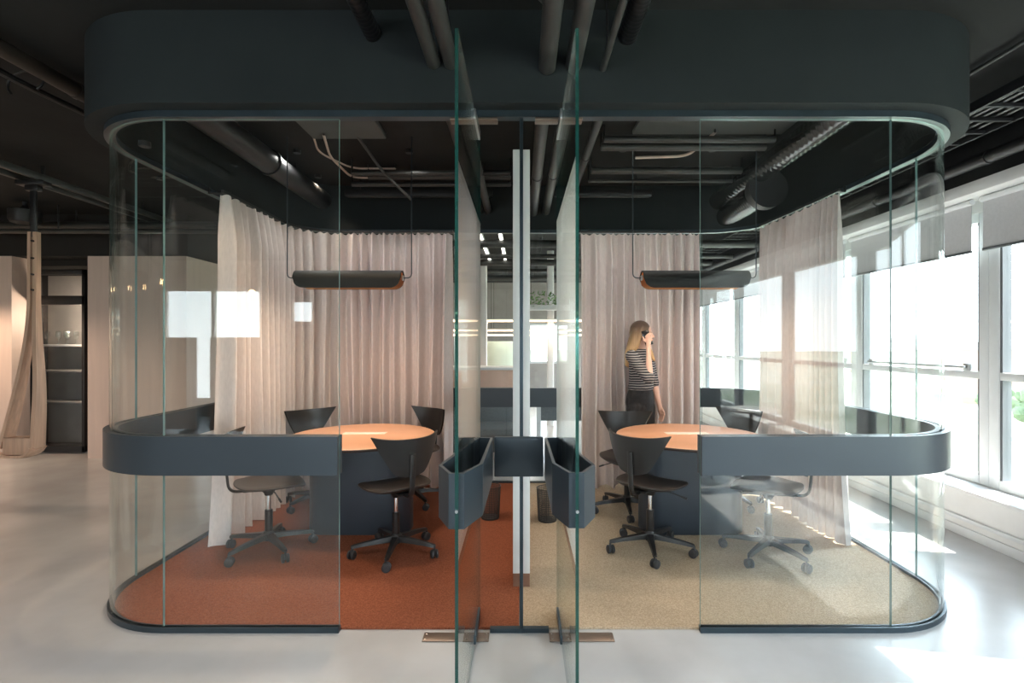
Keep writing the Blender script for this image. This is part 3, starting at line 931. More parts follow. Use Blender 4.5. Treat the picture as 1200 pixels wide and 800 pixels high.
# junction boxes / unit on the ceiling
t = thing('ceiling_unit', 'grey cassette box fixed to the beige room ceiling', 'ceiling unit', (1.3, 3.55, 3.0))
obj('casing', BX(.85, 2.0, 3.15, 3.95, 3.075, CEIL, bev=.01), M['ceil_panel'], t, world=True)
t = thing('ceiling_unit', 'small grey cassette box fixed to the orange room ceiling', 'ceiling unit', (-1.25, 3.5, 3.0))
obj('casing', BX(-1.62, -1.05, 3.35, 4.0, 3.06, CEIL, bev=.01), M['ceil_panel'], t, world=True)

# spots
def spot(x, y, z, label, energy=0, tilt=None, color=(1, .8, .6), size=1.9):
    t = thing('ceiling_spotlight', label, 'spotlight', (x, y, z - .0))
    b = bmesh.new(); lathe(b, [(.022, 0), (.03, 0), (.032, .004), (.03, .03), (0, .03)], (x, y, z - .03), n=20)
    obj('housing', b, M['black'], t, world=True)
    b = bmesh.new(); lathe(b, [(0, 0), (.02, 0), (.02, .004), (0, .004)], (x, y, z - .028), n=16)
    obj('lens', b, M['bulb'], t, world=True)
    if energy:
        l = bpy.data.lights.new('spot_light', 'SPOT'); l.energy = energy; l.color = color; l.spot_size = size; l.spot_blend = .6; l.shadow_soft_size = .04
        lo = bpy.data.objects.new('spot_light', l); COL.objects.link(lo); lo.parent = t; lo.location = (0, 0, -.04)
        if tilt: lo.rotation_euler = tilt
    return t
spot(-2.20, 3.0, 2.652, 'small bright downlight under the bulkhead rounding the front left corner', 0)
spot(-3.56, 5.06, CEIL, 'small bright ceiling downlight outside the left glass side', 40)
spot(-1.98, 5.0, CEIL, 'small bright downlight over the back left of the orange room', 12)
spot(-1.0, 3.2, CEIL, 'downlight over the front of the orange carpet', 45, color=(1, .74, .5))
spot(-1.75, 3.3, CEIL, 'downlight over the front left of the orange carpet', 25, color=(1, .74, .5))
spot(.8, 3.2, CEIL, 'downlight over the front of the beige carpet', 20, color=(1, .8, .6))

for x, y, l in ((-1.9, 4.35, 'added downlight brightening the curtain, over the left end of the orange room table'), (-.95, 4.35, 'added downlight brightening the curtain, over the right end of the orange room table'), (.85, 4.3, 'added downlight brightening the curtain, over the left end of the beige room table'), (1.6, 4.3, 'added downlight brightening the curtain, over the right end of the beige room table')):
    spot(x, y, CEIL, l, 6 if x > 1 else 17, color=(1, .96, .92), size=2.5)  # curtain-wash lights added to brighten the cloth, no such fixtures known
for k, (x, y) in enumerate(((-2.6, .6), (-.9, .9), (.9, .9), (2.4, .7))):  # unseen downlights added out of view to lift the front floor
    spot(x, y, CEIL, 'added white downlight brightening the concrete floor before the pod, %s' % ('leftmost', 'second from left', 'third from left', 'rightmost')[k], (22, 52, 50, 14)[k], color=(.95, .98, 1), size=2.4)
# ceiling services on the left and right of the pod
along(-2.74, 3.03, .045, .5, 6.4, 'pipe_brown', 'dark brown pipe along the ceiling left of the bulkhead')
t = thing('hanging_cable', 'looped black cables hanging over the brown pipe at the upper left', 'cable', (-2.85, 1.5, 3.0))
for k in range(6):
    y = 1.6 + k * .28
    b = tube(bmesh.new(), [(-2.92 + .13 * math.cos(a), y + .05 * math.sin(a * .5), 3.0 + .085 * math.sin(a)) for a in [i * math.pi / 10 for i in range(-2, 13)]], .007, n=8)
    obj('loop', b, M['black'], t, world=True)
b = tube(bmesh.new(), [(-2.95, .8 + i * .2, 3.02 + .01 * math.sin(i)) for i in range(20)], .02, n=8)
obj('cable', b, M['black'], t, world=True)
RX = -4.52
for dx, l in ((-.09, 'left'), (.09, 'right')):
    t = thing('ceiling_rail', 'dark steel ceiling rail carrying the wooden swing, %s of the pair' % l, 'rail', (RX + dx, 0, 2.98))
    b = BX(RX + dx - .02, RX + dx + .02, 2.6, 6.5, 2.97, 3.03, bev=.003)
    obj('rail', b, M['pipe'], t, world=True)
    for y in (3.4, 4.76, 6.0): obj('hanger', box(bmesh.new(), RX + dx - .012, RX + dx + .012, y - .012, y + .012, 3.03, CEIL), M['black'], t, world=True)
for k, (y, z, r_) in enumerate(((6.35, 2.92, .05), (6.1, 2.80, .03))):
    t = thing('ceiling_pipe', 'dark cross pipe above the veneer wall on the left, %s one' % ('upper' if k == 0 else 'lower'), 'pipe', (-6, y, z))
    b = bmesh.new(); cyl(b, (-8.9, y, z), (-2.6, y, z), r_, n=18)
    obj('pipe', b, M['pipe'], t, world=True)
    for x in (-7.5, -5.5, -3.5): obj('hanger', cyl(bmesh.new(), (x, y, z + r_), (x, y, CEIL), .008, n=8), M['black'], t, world=True)
t = thing('ceiling_drum', 'black round drum fitting hanging above the veneer wall beside the swing strap', 'ceiling fitting', (-5.75, 6.2, 2.8))
b = bmesh.new(); lathe(b, [(0, 2.86), (.13, 2.86), (.15, 2.9), (.15, 3.0), (.05, 3.03), (.02, 3.06), (.02, CEIL), (0, CEIL)], (-5.75, 5.95, 0), n=28)
obj('drum', b, M['black'], t, world=True)
# right: cable ladder, tubes
t = thing('cable_ladder', 'black cable ladder along the ceiling above the windows', 'cable ladder', (3.0, 2, 2.9))
for x in (2.78, 3.16): obj('side_rail', BX(x, x + .02, 1.2, 13, 2.90, 2.96, bev=.003), M['black'], t, world=True)
k = 1.3
while k < 13:
    obj('rung', BX(2.80, 3.16, k, k + .025, 2.905, 2.925), M['black'], t, world=True); k += .2
for y in (1.8, 3.4, 5.0, 6.6): 
    for x in (2.79, 3.17): obj('hanger', cyl(bmesh.new(), (x, y, 2.96), (x, y, CEIL), .006, n=8), M['black'], t, world=True)
for k, x in enumerate((2.86, 2.91, 2.97, 3.04, 3.10)):
    b = tube(bmesh.new(), [(x + .01 * math.sin(y * 3 + k), y, 2.94 + .006 * math.sin(y * 5 + k)) for y in [1.2 + .25 * i for i in range(46)]], .016, n=8)
    obj('cable', b, M['pipe_black'], t, world=True)
along(3.33, 2.80, .045, 1.0, 13, 'black', 'black pipe along the head of the window wall')
along(2.66, 3.07, .012, 1.0, 6.4, 'pipe', 'thin conduit running along the ceiling right of the bulkhead', couplings=False)

# ------------------------------------------------------------------ swing
sw = thing('hanging_swing', 'bent plywood swing hanging from a black strap at the left edge', 'swing', (-4.55, 4.76, .40))
SY = 4.76
b = BX(RX - .13, RX + .13, SY - .05, SY + .05, 2.93, 2.97, bev=.006); box(b, RX - .028, RX + .028, SY - .012, SY + .012, 2.45, 2.94, bev=.003)
box(b, RX - .06, RX + .06, SY - .03, SY + .03, 2.88, 2.93, bev=.006)
obj('strap', b, M['black'], sw, world=True)
def ply(pts, w0, w1, t_):
    """bent plywood strip: width along Y, thickness t_ in the XZ plane"""
    b = bmesh.new(); n = len(pts); rows = []
    for i, p in enumerate(pts):
        a = Vector(pts[min(i + 1, n - 1)]) - Vector(pts[max(i - 1, 0)]); nn = Vector((-a.y, a.x)).normalized() * t_ / 2
        w = (w0 + (w1 - w0) * i / (n - 1)) / 2
        rows.append([b.verts.new((p[0] + s1 * nn.x, SY + s2 * w, p[1] + s1 * nn.y)) for s1, s2 in ((-1, -1), (1, -1), (1, 1), (-1, 1))])
    for p_, q_ in zip(rows, rows[1:]):
        for i in range(4): b.faces.new((p_[i], p_[(i + 1) % 4], q_[(i + 1) % 4], q_[i]))
    b.faces.new(rows[0][::-1]); b.faces.new(rows[-1])
    return b
def sm(pts, r_): return [(q.x, q.y) for q in rounded([Vector((p[0], p[1], 0)) for p in pts], r_, 8)]
# right limb runs on into the seat, left limb splits off
q = lambda px, py: (P(px, py, SY).x, P(px, py, SY).z)
obj('right_limb', ply(sm([q(43, 272), q(43, 385), q(47, 455), q(44, 524)], .25), .045, .12, .038), M['wood'], sw, world=True)
obj('left_limb', ply(sm([q(36.5, 272), q(36, 385), q(24, 455), q(6, 524)], .25), .045, .12, .030), M['wood'], sw, world=True)
st = bmesh.new()
sx0, sx1 = q(-78, 530)[0], q(46, 530)[0]
def seatf(u, v):
    x = sx0 + (sx1 - sx0) * u
    e = max(0, (x - (sx1 - .09)) / .09)
    return (x, SY - .10 + .17 * v, q(0, 534)[1] + .075 * e * e + .01 * (2 * v - 1) ** 2)
shell(st, seatf, 30, 8, .022)
obj('seat', st, M['wood'], sw, world=True)
b = bmesh.new(); 
box(b, q(10, 0)[0], q(42, 0)[0], SY - .06, SY + .06, q(0, 524)[1] - .06, q(0, 508)[1] - .03, bev=.006)
obj('limb_block', b, M['wood'], sw, world=True)
for py in (283, 303, 322, 340):
    b = bmesh.new(); cyl(b, (q(42, py)[0], SY - .045, q(42, py)[1]), (q(42, py)[0], SY - .022, q(42, py)[1]), .009, n=12)
    obj('bolt', b, M['pipe_brown'], sw, world=True)

# ------------------------------------------------------------------ glazed cabinet in the niche on the left
cb = thing('glazed_cabinet', 'dark framed glass-fronted cabinet between the veneer walls at the left', 'cabinet', (-6.1, 6.9, 0))
ca, cc = -6.93, -5.80
f = bmesh.new()
for x0, x1, z0, z1 in ((ca, -6.43, .02, 2.45), (cc - .04, cc, .02, 2.45), (ca, cc, .02, .10), (ca, cc, 2.38, 2.45), (ca, cc, 1.98, 2.10)):
    box(f, x0, x1, 6.82, 6.90, z0, z1, bev=.004)
box(f, ca, ca + .02, 6.9, 7.5, .02, 2.45); box(f, cc - .02, cc, 6.9, 7.5, .02, 2.45)
obj('frame', f, M['black'], cb, world=True)
obj('back_panel', BX(ca, cc, 7.5, 7.52, .02, 2.45), M['wallgrey'], cb, world=True)
obj('door_glass', BX(-6.43, cc - .04, 6.85, 6.858, .10, 1.98), M['winglass'], cb, world=True)
for z in (.62, 1.06, 1.42):
    obj('shelf', BX(ca + .02, cc - .02, 7.22, 7.5, z, z + .03, bev=.002), M['white'] if z > 1.2 else M['wallgrey'], cb, world=True)
g0 = None
for k in range(9):
    x = -6.72 + .088 * k + .008 * (k % 2); y = 7.28 + .07 * (k % 3)
    lb = 'stemmed wine glass on the upper shelf of the dark glazed cabinet'
    if g0 is None:
        g0 = thing('wine_glass', lb, 'glass', (x, y, 1.451), 0, 'wine glasses in the glazed cabinet')
        b = bmesh.new(); lathe(b, [(0, 0), (.03, 0), (.03, .003), (.004, .008), (.004, .08), (.02, .09), (.034, .12), (.032, .17), (.028, .19)], n=16)
        bmesh.ops.delete(b, geom=[f_ for f_ in b.faces if len(f_.verts) > 8 and f_.calc_center_median().z > .15], context='FACES')
        obj('bowl', b, M['crystal'], g0)
    else: dup(g0, (x, y, 1.451), 0, lb)
t = thing('pendant_lamp', 'tiny warm pendant lamp glowing inside the dark glazed cabinet', 'pendant lamp', (-5.93, 7.05, 1.9))
b = bmesh.new(); lathe(b, [(.06, 0), (.05, .03), (.012, .05), (.004, .055), (.004, .5), (0, .5)], (-5.93, 7.05, 1.88), n=20); obj('shade', b, M['copper'], t, world=True)
b = bmesh.new(); lathe(b, [(0, 0), (.03, .005), (.03, .02), (0, .03)], (-5.93, 7.05, 1.87), n=16); obj('bulb', b, M['bulb'], t, world=True)
l = bpy.data.lights.new('lamp_light', 'POINT'); l.energy = 22; l.color = (1, .8, .62); l.shadow_soft_size = .04
lo = bpy.data.objects.new('lamp_light', l); COL.objects.link(lo); lo.parent = t; lo.location = (0, 0, -.08)

# warm lamps of the lounge on the left, behind the camera
def globe(x, y, z, label, e):
    t = thing('pendant_lamp', label, 'pendant lamp', (x, y, z), 0, 'warm globe pendants of the lounge')
    b = bmesh.new(); lathe(b, [(0, -.035)] + [(.035 * math.cos(a), .035 * math.sin(a)) for a in [math.radians(d) for d in range(-75, 80, 15)]] + [(0, .035)], (x, y, z), n=20)
    obj('globe', b, M['bulb'], t, world=True)
    b = bmesh.new(); cyl(b, (x, y, z + .03), (x, y, CEIL), .006, n=8); obj('cord', b, M['black'], t, world=True)
    l = bpy.data.lights.new('lamp_light', 'SPOT'); l.energy = e; l.color = (1, .72, .52); l.shadow_soft_size = .06; l.spot_size = 2.9; l.spot_blend = .4
    lo = bpy.data.objects.new('lamp_light', l); COL.objects.link(lo); lo.parent = t; lo.location = (0, 0, -.05)
for k, (x, y, z) in enumerate(((-4.3, -.2, 2.15), (-5.2, .6, 2.1), (-6.6, 1.8, 2.15), (-6.9, 5.5, 2.2), (-3.6, -1.6, 2.15))):
    globe(x, y, z, 'warm globe pendant lamp, seen only as a glow mirrored in the left glass', 70 if y > 4 else 22)

# furniture behind the camera that the front glass mirrors
for x, y, l in ((-4.6, -3.0, 'beige acoustic screen mirrored in the left front glass under the bright window'), (-5.75, -3.2, 'tall beige acoustic screen mirrored beside the left glass seam')):
    t = thing('acoustic_screen', l, 'screen', (x, y, 0))
    obj('panel', BX(x - .4, x + .4, y - .03, y + .03, .05, 1.56, bev=.02), M['beige_wall'], t, world=True)
    b = BX(x - .3, x - .24, y - .2, y + .2, 0, .05, bev=.005); box(b, x + .24, x + .3, y - .2, y + .2, 0, .05, bev=.005); obj('foot', b, M['black'], t, world=True)
t = thing('bistro_table', 'small round table on one thin leg, mirrored in the right front glass', 'table', (2.55, -.45, 0))
b = bmesh.new(); lathe(b, [(0, .72), (.30, .72), (.305, .73), (.30, .74), (0, .74)], (2.55, -.45, 0), n=40); obj('tabletop', b, M['white'], t, world=True)
b = bmesh.new(); lathe(b, [(0, 0), (.2, 0), (.2, .01), (.025, .02), (.02, .72), (0, .72)], (2.55, -.45, 0), n=28); obj('leg', b, M['black'], t, world=True)
t = thing('lounge_chair', 'dark grey high-backed lounge chair mirrored in the right front glass', 'chair', (1.95, -.5, 0))
b = bmesh.new()
def lc(u, v):
    a = math.radians(200 * u - 100 + 0)
    return (1.85 + .36 * math.sin(a), -.55 - .33 * math.cos(a), .38 + .58 * v)
shell(b, lc, 24, 8, .06); obj('backrest', b, M['grey_fabric'], t, world=True)
b = bmesh.new(); lathe(b, [(0, .34), (.32, .34), (.34, .38), (.34, .44), (.3, .46), (0, .46)], (1.85, -.5, 0), n=32); obj('seat', b, M['grey_fabric'], t, world=True)
for k in range(4):
    a = math.radians(45 + 90 * k)
    b = bmesh.new(); cyl(b, (1.85 + .2 * math.cos(a), -.5 + .2 * math.sin(a), .35), (1.85 + .3 * math.cos(a), -.5 + .3 * math.sin(a), 0), .016, .010, n=10); obj('leg', b, M['black'], t, world=True)

# ------------------------------------------------------------------ office beyond the pod
t = thing('counter', 'long peach fronted counter far behind the pod, seen left of the partition', 'counter', (-.9, 8.2, 0))
obj('front', BX(-2.2, -.1, 8.0, 8.5, 0.02, 1.05, bev=.01), M['peach'], t, world=True)
obj('worktop', BX(-2.25, -.06, 7.95, 8.55, 1.05, 1.09, bev=.006), M['white'], t, world=True)
t = thing('round_screen', 'pale mint half-round screen standing behind the peach counter', 'screen', (-.45, 9.4, 0))
b = bmesh.new(); lathe(b, [(.0, 0), (.42, 0), (.42, 1.5), (.40, 1.5), (.40, .02), (0, .02)], (-.42, 9.75, 0), n=40); obj('panel', b, M['mint'], t, world=True)
for x, y, l in ((-.66, 9.0, 'left of the partition'), (.52, 9.2, 'right of the partition')):
    struct('column_%d' % (1 if x < 0 else 2), prism(bmesh.new(), rrect(x - .06, x + .06, y - .06, y + .06, .02, 3), 0, CEIL), M['white'])
for k, (y, z) in enumerate(((9.0, 1.84), (10.2, 1.70), (11.2, 1.62))):
    t = thing('linear_light', 'long warm linear pendant light far behind the pod, %s of three' % ('nearest', 'middle', 'farthest')[k], 'pendant lamp', (-.3, y, z))
    obj('diffuser', BX(-2.4, 1.6, y - .03, y + .03, z, z + .03), M['glowdim'], t, world=True)
    l = bpy.data.lights.new('lamp_light', 'AREA'); l.shape = 'RECTANGLE'; l.size = 4; l.size_y = .05; l.energy = 16; l.color = (1, .82, .65)
    lo = bpy.data.objects.new('lamp_light', l); COL.objects.link(lo); lo.parent = t; lo.location = (0, 0, -.01)
    obj('housing', BX(-2.42, 1.62, y - .035, y + .035, z + .03, z + .05), M['white'], t, world=True)
    for x in (-2.0, -.6, .6, 1.4): obj('hanger', cyl(bmesh.new(), (x, y, z + .05), (x, y, CEIL), .004, n=6), M['black'], t, world=True)
for x, l in ((-.55, 'left'), (-.28, 'right')):
    t = thing('linear_light', 'white linear ceiling light far behind the pod, %s of two' % l, 'ceiling light', (x, 8, 2.9))
    obj('diffuser', BX(x - .02, x + .02, 6.3, 9.0, 2.9, 2.91), M['glowwhite'], t, world=True)
    obj('housing', BX(x - .025, x + .025, 6.3, 9.0, 2.91, 2.96), M['white'], t, world=True)
    for y in (6.5, 8.8): obj('hanger', cyl(bmesh.new(), (x, y, 2.96), (x, y, CEIL), .004, n=6), M['black'], t, world=True)
for k in range(7):
    y = 6.2 + k * .9
    t = thing('ceiling_pipe', 'grey cross pipe under the far office ceiling', 'pipe', (-.5, y, 2.9), group='cross pipes under the far office ceiling')
    b = bmesh.new(); cyl(b, (-3.8, y, 2.86 - .02 * (k % 3)), (3.3, y, 2.86 - .02 * (k % 3)), .035 + .02 * (k % 2), n=16); obj('pipe', b, M['pipe'], t, world=True)
    for x in (-2.5, 0.3, 2.3): obj('hanger', cyl(bmesh.new(), (x, y, 2.88), (x, y, CEIL), .006, n=6), M['black'], t, world=True)
t = thing('hanging_planter', 'green trailing plant in a white hanging trough, right of the partition', 'plant', (.40, 8.0, 2.1))
obj('trough', BX(.1, .75, 7.92, 8.08, 1.98, 2.06, bev=.01), M['white'], t, world=True)
b = bmesh.new()
for k in range(150):
    c = Vector((random.uniform(.08, .77), 8 + random.uniform(-.12, .12), 2.08 + random.uniform(-.04, .16)))
    d = Vector((random.uniform(-1, 1), random.uniform(-1, 1), random.uniform(-.3, 1))).normalized() * .07
    s = d.orthogonal().normalized() * .016
    v = [b.verts.new(c), b.verts.new(c + d * .5 + s), b.verts.new(c + d), b.verts.new(c + d * .5 - s)]
    b.faces.new(v)
obj('foliage', b, M['leaf'], t, world=True)
for x in (.15, .7): obj('hanger', cyl(bmesh.new(), (x, 8, 2.05), (x, 8, CEIL), .004, n=6), M['black'], t, world=True)
t = thing('desk', 'white desk with dark storage front far behind the pod, right of the partition', 'desk', (.9, 7.4, 0))
obj('worktop', BX(.2, 1.7, 7.1, 7.8, .72, .75, bev=.005), M['white'], t, world=True)
for x in (.25, 1.65):
    for y in (7.15, 7.75): obj('leg', BX(x - .02, x + .02, y - .02, y + .02, 0, .72), M['white'], t, world=True)
obj('modesty_panel', BX(.27, 1.63, 7.74, 7.76, .3, .7), M['grey_fabric'], t, world=True)
t = thing('sofa', 'dark grey sofa behind the pod, left of the partition', 'sofa', (-.8, 6.6, 0))
b = BX(-1.6, -.08, 6.3, 7.0, .12, .42, bev=.04); obj('seat', b, M['grey_fabric'], t, world=True)
b = BX(-1.6, -.08, 6.9, 7.12, .3, .86, bev=.05); obj('backrest', b, M['grey_fabric'], t, world=True)
for x in (-1.5, -.18):
    for y in (6.38, 6.95): obj('leg', BX(x - .02, x + .02, y - .02, y + .02, 0, .13), M['black'], t, world=True)

# ------------------------------------------------------------------ person
def ball(bm, c, rx, ry, rz, rot=0.0, n=20):
    b = bmesh.new(); bmesh.ops.create_uvsphere(b, u_segments=n, v_segments=max(8, n * 2 // 3), radius=1)
    merge(bm, b, Matrix.Translation(Vector(c)) @ Matrix.Rotation(rot, 4, 'Z') @ Matrix.Diagonal((rx, ry, rz, 1)))
def limb(bm, pts, rad, n=16):
    tube(bm, pts, rad, n=n)
    for p_, r_ in zip(pts, rad):
        ball(bm, p_, r_ * .985, r_ * .985, r_ * .985, n=14)
def loft(bm, rings, n=28):
    """rings: (center, rx, ry, yaw)"""
    R_ = []
    for c, rx, ry, yaw in rings:
        c = Vector(c); row = []
        for k in range(n):
            a = 2 * math.pi * k / n
            x, y = rx * math.cos(a), ry * math.sin(a)
            row.append(bm.verts.new((c.x + x * math.cos(yaw) - y * math.sin(yaw), c.y + x * math.sin(yaw) + y * math.cos(yaw), c.z)))
        R_.append(row)
    for a_, b_ in zip(R_, R_[1:]):
        for k in range(n): bm.faces.new((a_[k], a_[(k + 1) % n], b_[(k + 1) % n], b_[k]))
    bm.faces.new(R_[0][::-1]); bm.faces.new(R_[-1])
def remesh(o, vox, smooth=3, f=.5):
    m = o.modifiers.new('remesh', 'REMESH'); m.mode = 'VOXEL'; m.voxel_size = vox; m.use_smooth_shade = True
    if smooth:
        s = o.modifiers.new('smooth', 'SMOOTH'); s.iterations = smooth; s.factor = f
BC = Vector((1.146, 4.93, 0)); YAW = math.radians(-40)
ff = Vector((math.cos(YAW), math.sin(YAW), 0)); rr = Vector((ff.y, -ff.x, 0))   # facing, her right
LYAW = math.atan2(rr.y, rr.x)      # ring x axis along her right
def bp(r_, f_, z): return BC + rr * r_ + ff * f_ + Vector((0, 0, z))
rsh, lsh = bp(.165, -.01, 1.352), bp(-.165, -.01, 1.352)
relb = Vector((1.165, 4.665, 1.140)); rwr = Vector((1.172, 4.742, 1.395))
lelb = Vector((1.300, 5.045, 1.085)); lwr = Vector((1.345, 5.005, .865))
HC = Vector((1.160, 4.925, 1.567)); HY = math.radians(-8)
hf = Vector((math.cos(HY), math.sin(HY), 0)); hr = Vector((hf.y, -hf.x, 0))
pr = thing('person', 'woman in striped top and black trousers talking on a phone by the curtain', 'person', (BC.x, BC.y, .012))
bd = bmesh.new()
# torso, neck, head
loft(bd, [(bp(0, 0, .86), .15, .105, LYAW), (bp(0, -.005, .95), .162, .112, LYAW), (bp(0, 0, 1.06), .122, .088, LYAW), (bp(0, .01, 1.2), .135, .098, LYAW), (bp(0, .005, 1.3), .15, .095, LYAW), (bp(0, -.005, 1.37), .12, .07, LYAW), (bp(0, -.008, 1.40), .06, .055, LYAW)])
limb(bd, [bp(0, -.01, 1.36), bp(0, .0, 1.42), HC + Vector((0, 0, -.07)) - hf * .015], [.058, .050, .050])
ball(bd, HC + Vector((0, 0, .022)) - hf * .012, .094, .073, .092, HY, 28)
loft(bd, [(HC + hf * .052 + Vector((0, 0, -.108)), .020, .022, HY), (HC + hf * .035 + Vector((0, 0, -.092)), .045, .042, HY), (HC + hf * .022 + Vector((0, 0, -.05)), .062, .055, HY), (HC + hf * .012 + Vector((0, 0, 0)), .078, .064, HY), (HC + Vector((0, 0, .05)), .08, .065, HY)])
# nose, brow, cheeks, lips, chin, ears
limb(bd, [HC + hf * .080 + Vector((0, 0, .012)), HC + hf * .094 + Vector((0, 0, -.018)), HC + hf * .103 + Vector((0, 0, -.034))], [.008, .010, .011], n=10)
for s in (-1, 1):
    ball(bd, HC + hf * .088 + hr * s * .012 + Vector((0, 0, -.036)), .009, .009, .007)
    ball(bd, HC + hf * .048 + hr * s * .04 + Vector((0, 0, -.026)), .026, .022, .022, HY)
    ball(bd, HC + hf * .066 + hr * s * .026 + Vector((0, 0, .025)), .016, .022, .008, HY)
    ball(bd, HC - hf * .008 + hr * s * .070 + Vector((0, 0, -.004)), .018, .008, .030, HY)
ball(bd, HC + hf * .080 + Vector((0, 0, -.062)), .012, .021, .007, HY); ball(bd, HC + hf * .078 + Vector((0, 0, -.073)), .012, .018, .007, HY)
ball(bd, HC + hf * .070 + Vector((0, 0, -.098)), .016, .018, .013, HY)
# arms
limb(bd, [rsh, rsh.lerp(relb, .5) , relb], [.046, .041, .034])
limb(bd, [relb, relb.lerp(rwr, .35), rwr], [.033, .032, .020])
limb(bd, [lsh, lsh.lerp(lelb, .5), lelb], [.048, .043, .036])
limb(bd, [lelb, lelb.lerp(lwr, .35), lwr], [.036, .035, .023])
# legs, feet
for s in (1, -1):
    hip, kn, an = bp(.085 * s, 0, .88), bp(.088 * s, .015, .48), bp(.09 * s, -.01, .085)
    limb(bd, [hip, hip.lerp(kn, .5), kn], [.088, .075, .055]); limb(bd, [kn, kn.lerp(an, .35), an], [.055, .052, .036])
    limb(bd, [an + Vector((0, 0, -.035)), an + ff * .08 + Vector((0, 0, -.040)), an + ff * .15 + Vector((0, 0, -.044))], [.032, .029, .022])
# right hand closed round the phone: palm outside the phone, fingers reaching over its edge
PC = HC + hr * .098 + hf * .035 + Vector((0, 0, -.045))             # phone centre
pu = (Vector((0, 0, 1)) * .94 - hf * .32).normalized()               # phone long axis
pn = hr.copy()                                                       # phone face normal (away from the head)
pw = pu.cross(pn).normalized()
if pw.dot(hf) < 0: pw = -pw
pal = PC - pu * .030 + pn * .024
limb(bd, [rwr, rwr.lerp(pal, .5), pal], [.020, .022, .022], n=14)
ball(bd, pal + pu * .008, .030, .014, .040, math.atan2(pw.y, pw.x), 16)
for k, (off, ln) in enumerate(((.060, .95), (.038, 1.05), (.016, 1.0), (-.004, .85))):
    base = pal + pn * .004 + pu * (off - .015) - pw * .012
    a = base + pw * .018 + pn * .006 + pu * .012 * ln
    m_ = a + pw * .026 * ln - pn * .003 + pu * .008
    e = m_ + pw * .012 - pn * .022 * ln
    limb(bd, [base, a, m_, e], [.0095, .009, .0082, .007], n=10)
tb = pal - pw * .018 - pu * .005
limb(bd, [tb, tb - pw * .018 + pu * .024, tb - pw * .020 + pu * .056 - pn * .008], [.011, .010, .008], n=10)
# left hand hanging, slightly curled
hd = (lwr - lelb).normalized(); hp = lwr + hd * .05
sd = Vector((.35, -.94, 0)).normalized(); inn_ = hd.cross(sd).normalized()
if inn_.dot(BC - hp) < 0: inn_ = -inn_
limb(bd, [lwr, lwr + hd * .03, hp + hd * .02], [.023, .024, .024], n=14)
ball(bd, hp, .020, .036, .042, math.atan2(sd.y, sd.x) - math.pi / 2, 16)
for off, ln in ((.028, .92), (.010, 1.05), (-.009, 1.0), (-.027, .82)):
    b0 = hp + hd * .03 + sd * off
    b1 = b0 + hd * .034 * ln + inn_ * .006; b2 = b1 + hd * .022 * ln + inn_ * .012; b3 = b2 + hd * .014 * ln + inn_ * .014
    limb(bd, [b0, b1, b2, b3], [.0092, .0086, .0078, .0065], n=10)
t0 = hp - hd * .015 + sd * .032
limb(bd, [t0, t0 + sd * .018 + hd * .025, t0 + sd * .020 + hd * .055 + inn_ * .006], [.011, .0095, .008], n=10)
body = obj('body', bd, M['skin'], pr, world=True); remesh(body, .0045, 3, .4)
for s in (-1, 1):
    e = bmesh.new(); ball(e, HC + hf * .0745 + hr * s * .030 + Vector((0, 0, .008)), .007, .012, .006, HY, 12)
    obj('eye', e, M['eye'], pr, world=True)
e = bmesh.new(); ball(e, HC + hf * .0865 + Vector((0, 0, -.0625)), .008, .019, .005, HY, 12); ball(e, HC + hf * .0845 + Vector((0, 0, -.0725)), .008, .017, .006, HY, 12)
obj('lips', e, M['lip'], pr, world=True)
# striped top
def stripes():
    m, nt, bs, out = nodes('striped knit'); N, L = nt.nodes, nt.links
    tc = N.new('ShaderNodeTexCoord'); sp = N.new('ShaderNodeSeparateXYZ'); L.new(tc.outputs['Object'], sp.inputs[0])
    no = N.new('ShaderNodeTexNoise'); no.inputs['Scale'].default_value = 7; L.new(tc.outputs['Object'], no.inputs['Vector'])
    ma = N.new('ShaderNodeMath'); ma.operation = 'MULTIPLY_ADD'; ma.inputs[1].default_value = .02; L.new(no.outputs['Fac'], ma.inputs[0]); L.new(sp.outputs['Z'], ma.inputs[2])
    mu = N.new('ShaderNodeMath'); mu.operation = 'MULTIPLY'; mu.inputs[1].default_value = 1 / .023; L.new(ma.outputs[0], mu.inputs[0])
    fr = N.new('ShaderNodeMath'); fr.operation = 'FRACT'; L.new(mu.outputs[0], fr.inputs[0])
    gt = N.new('ShaderNodeMath'); gt.operation = 'GREATER_THAN'; gt.inputs[1].default_value = .72; L.new(fr.outputs[0], gt.inputs[0])
    mx = N.new('ShaderNodeMix'); mx.data_type = 'RGBA'; mx.inputs[6].default_value = (.03, .032, .04, 1); mx.inputs[7].default_value = (.46, .44, .43, 1)
    L.new(gt.outputs[0], mx.inputs[0]); L.new(mx.outputs[2], bs.inputs['Base Color']); bs.inputs['Roughness'].default_value = .85
    return m
M['stripes'] = stripes()
tp = bmesh.new()
loft(tp, [(bp(0, .0, 1.03), .142, .110, LYAW), (bp(0, .0, 1.045), .150, .116, LYAW), (bp(0, .005, 1.10), .142, .108, LYAW), (bp(0, .012, 1.2), .150, .114, LYAW), (bp(0, .01, 1.29), .162, .110, LYAW), (bp(0, -.002, 1.348), .152, .086, LYAW), (bp(0, -.008, 1.392), .100, .070, LYAW), (bp(0, -.008, 1.418), .060, .056, LYAW)])
limb(tp, [rsh, rsh.lerp(relb, .5), relb.lerp(rsh, .06)], [.060, .056, .052])
limb(tp, [relb.lerp(rsh, .06), relb.lerp(rwr, .1)], [.050, .047])
limb(tp, [lsh, lsh.lerp(lelb, .5), lelb.lerp(lwr, .04)], [.060, .055, .050])
top = obj('striped_top', tp, M['stripes'], pr, world=True); remesh(top, .006, 4)
tr_ = bmesh.new()
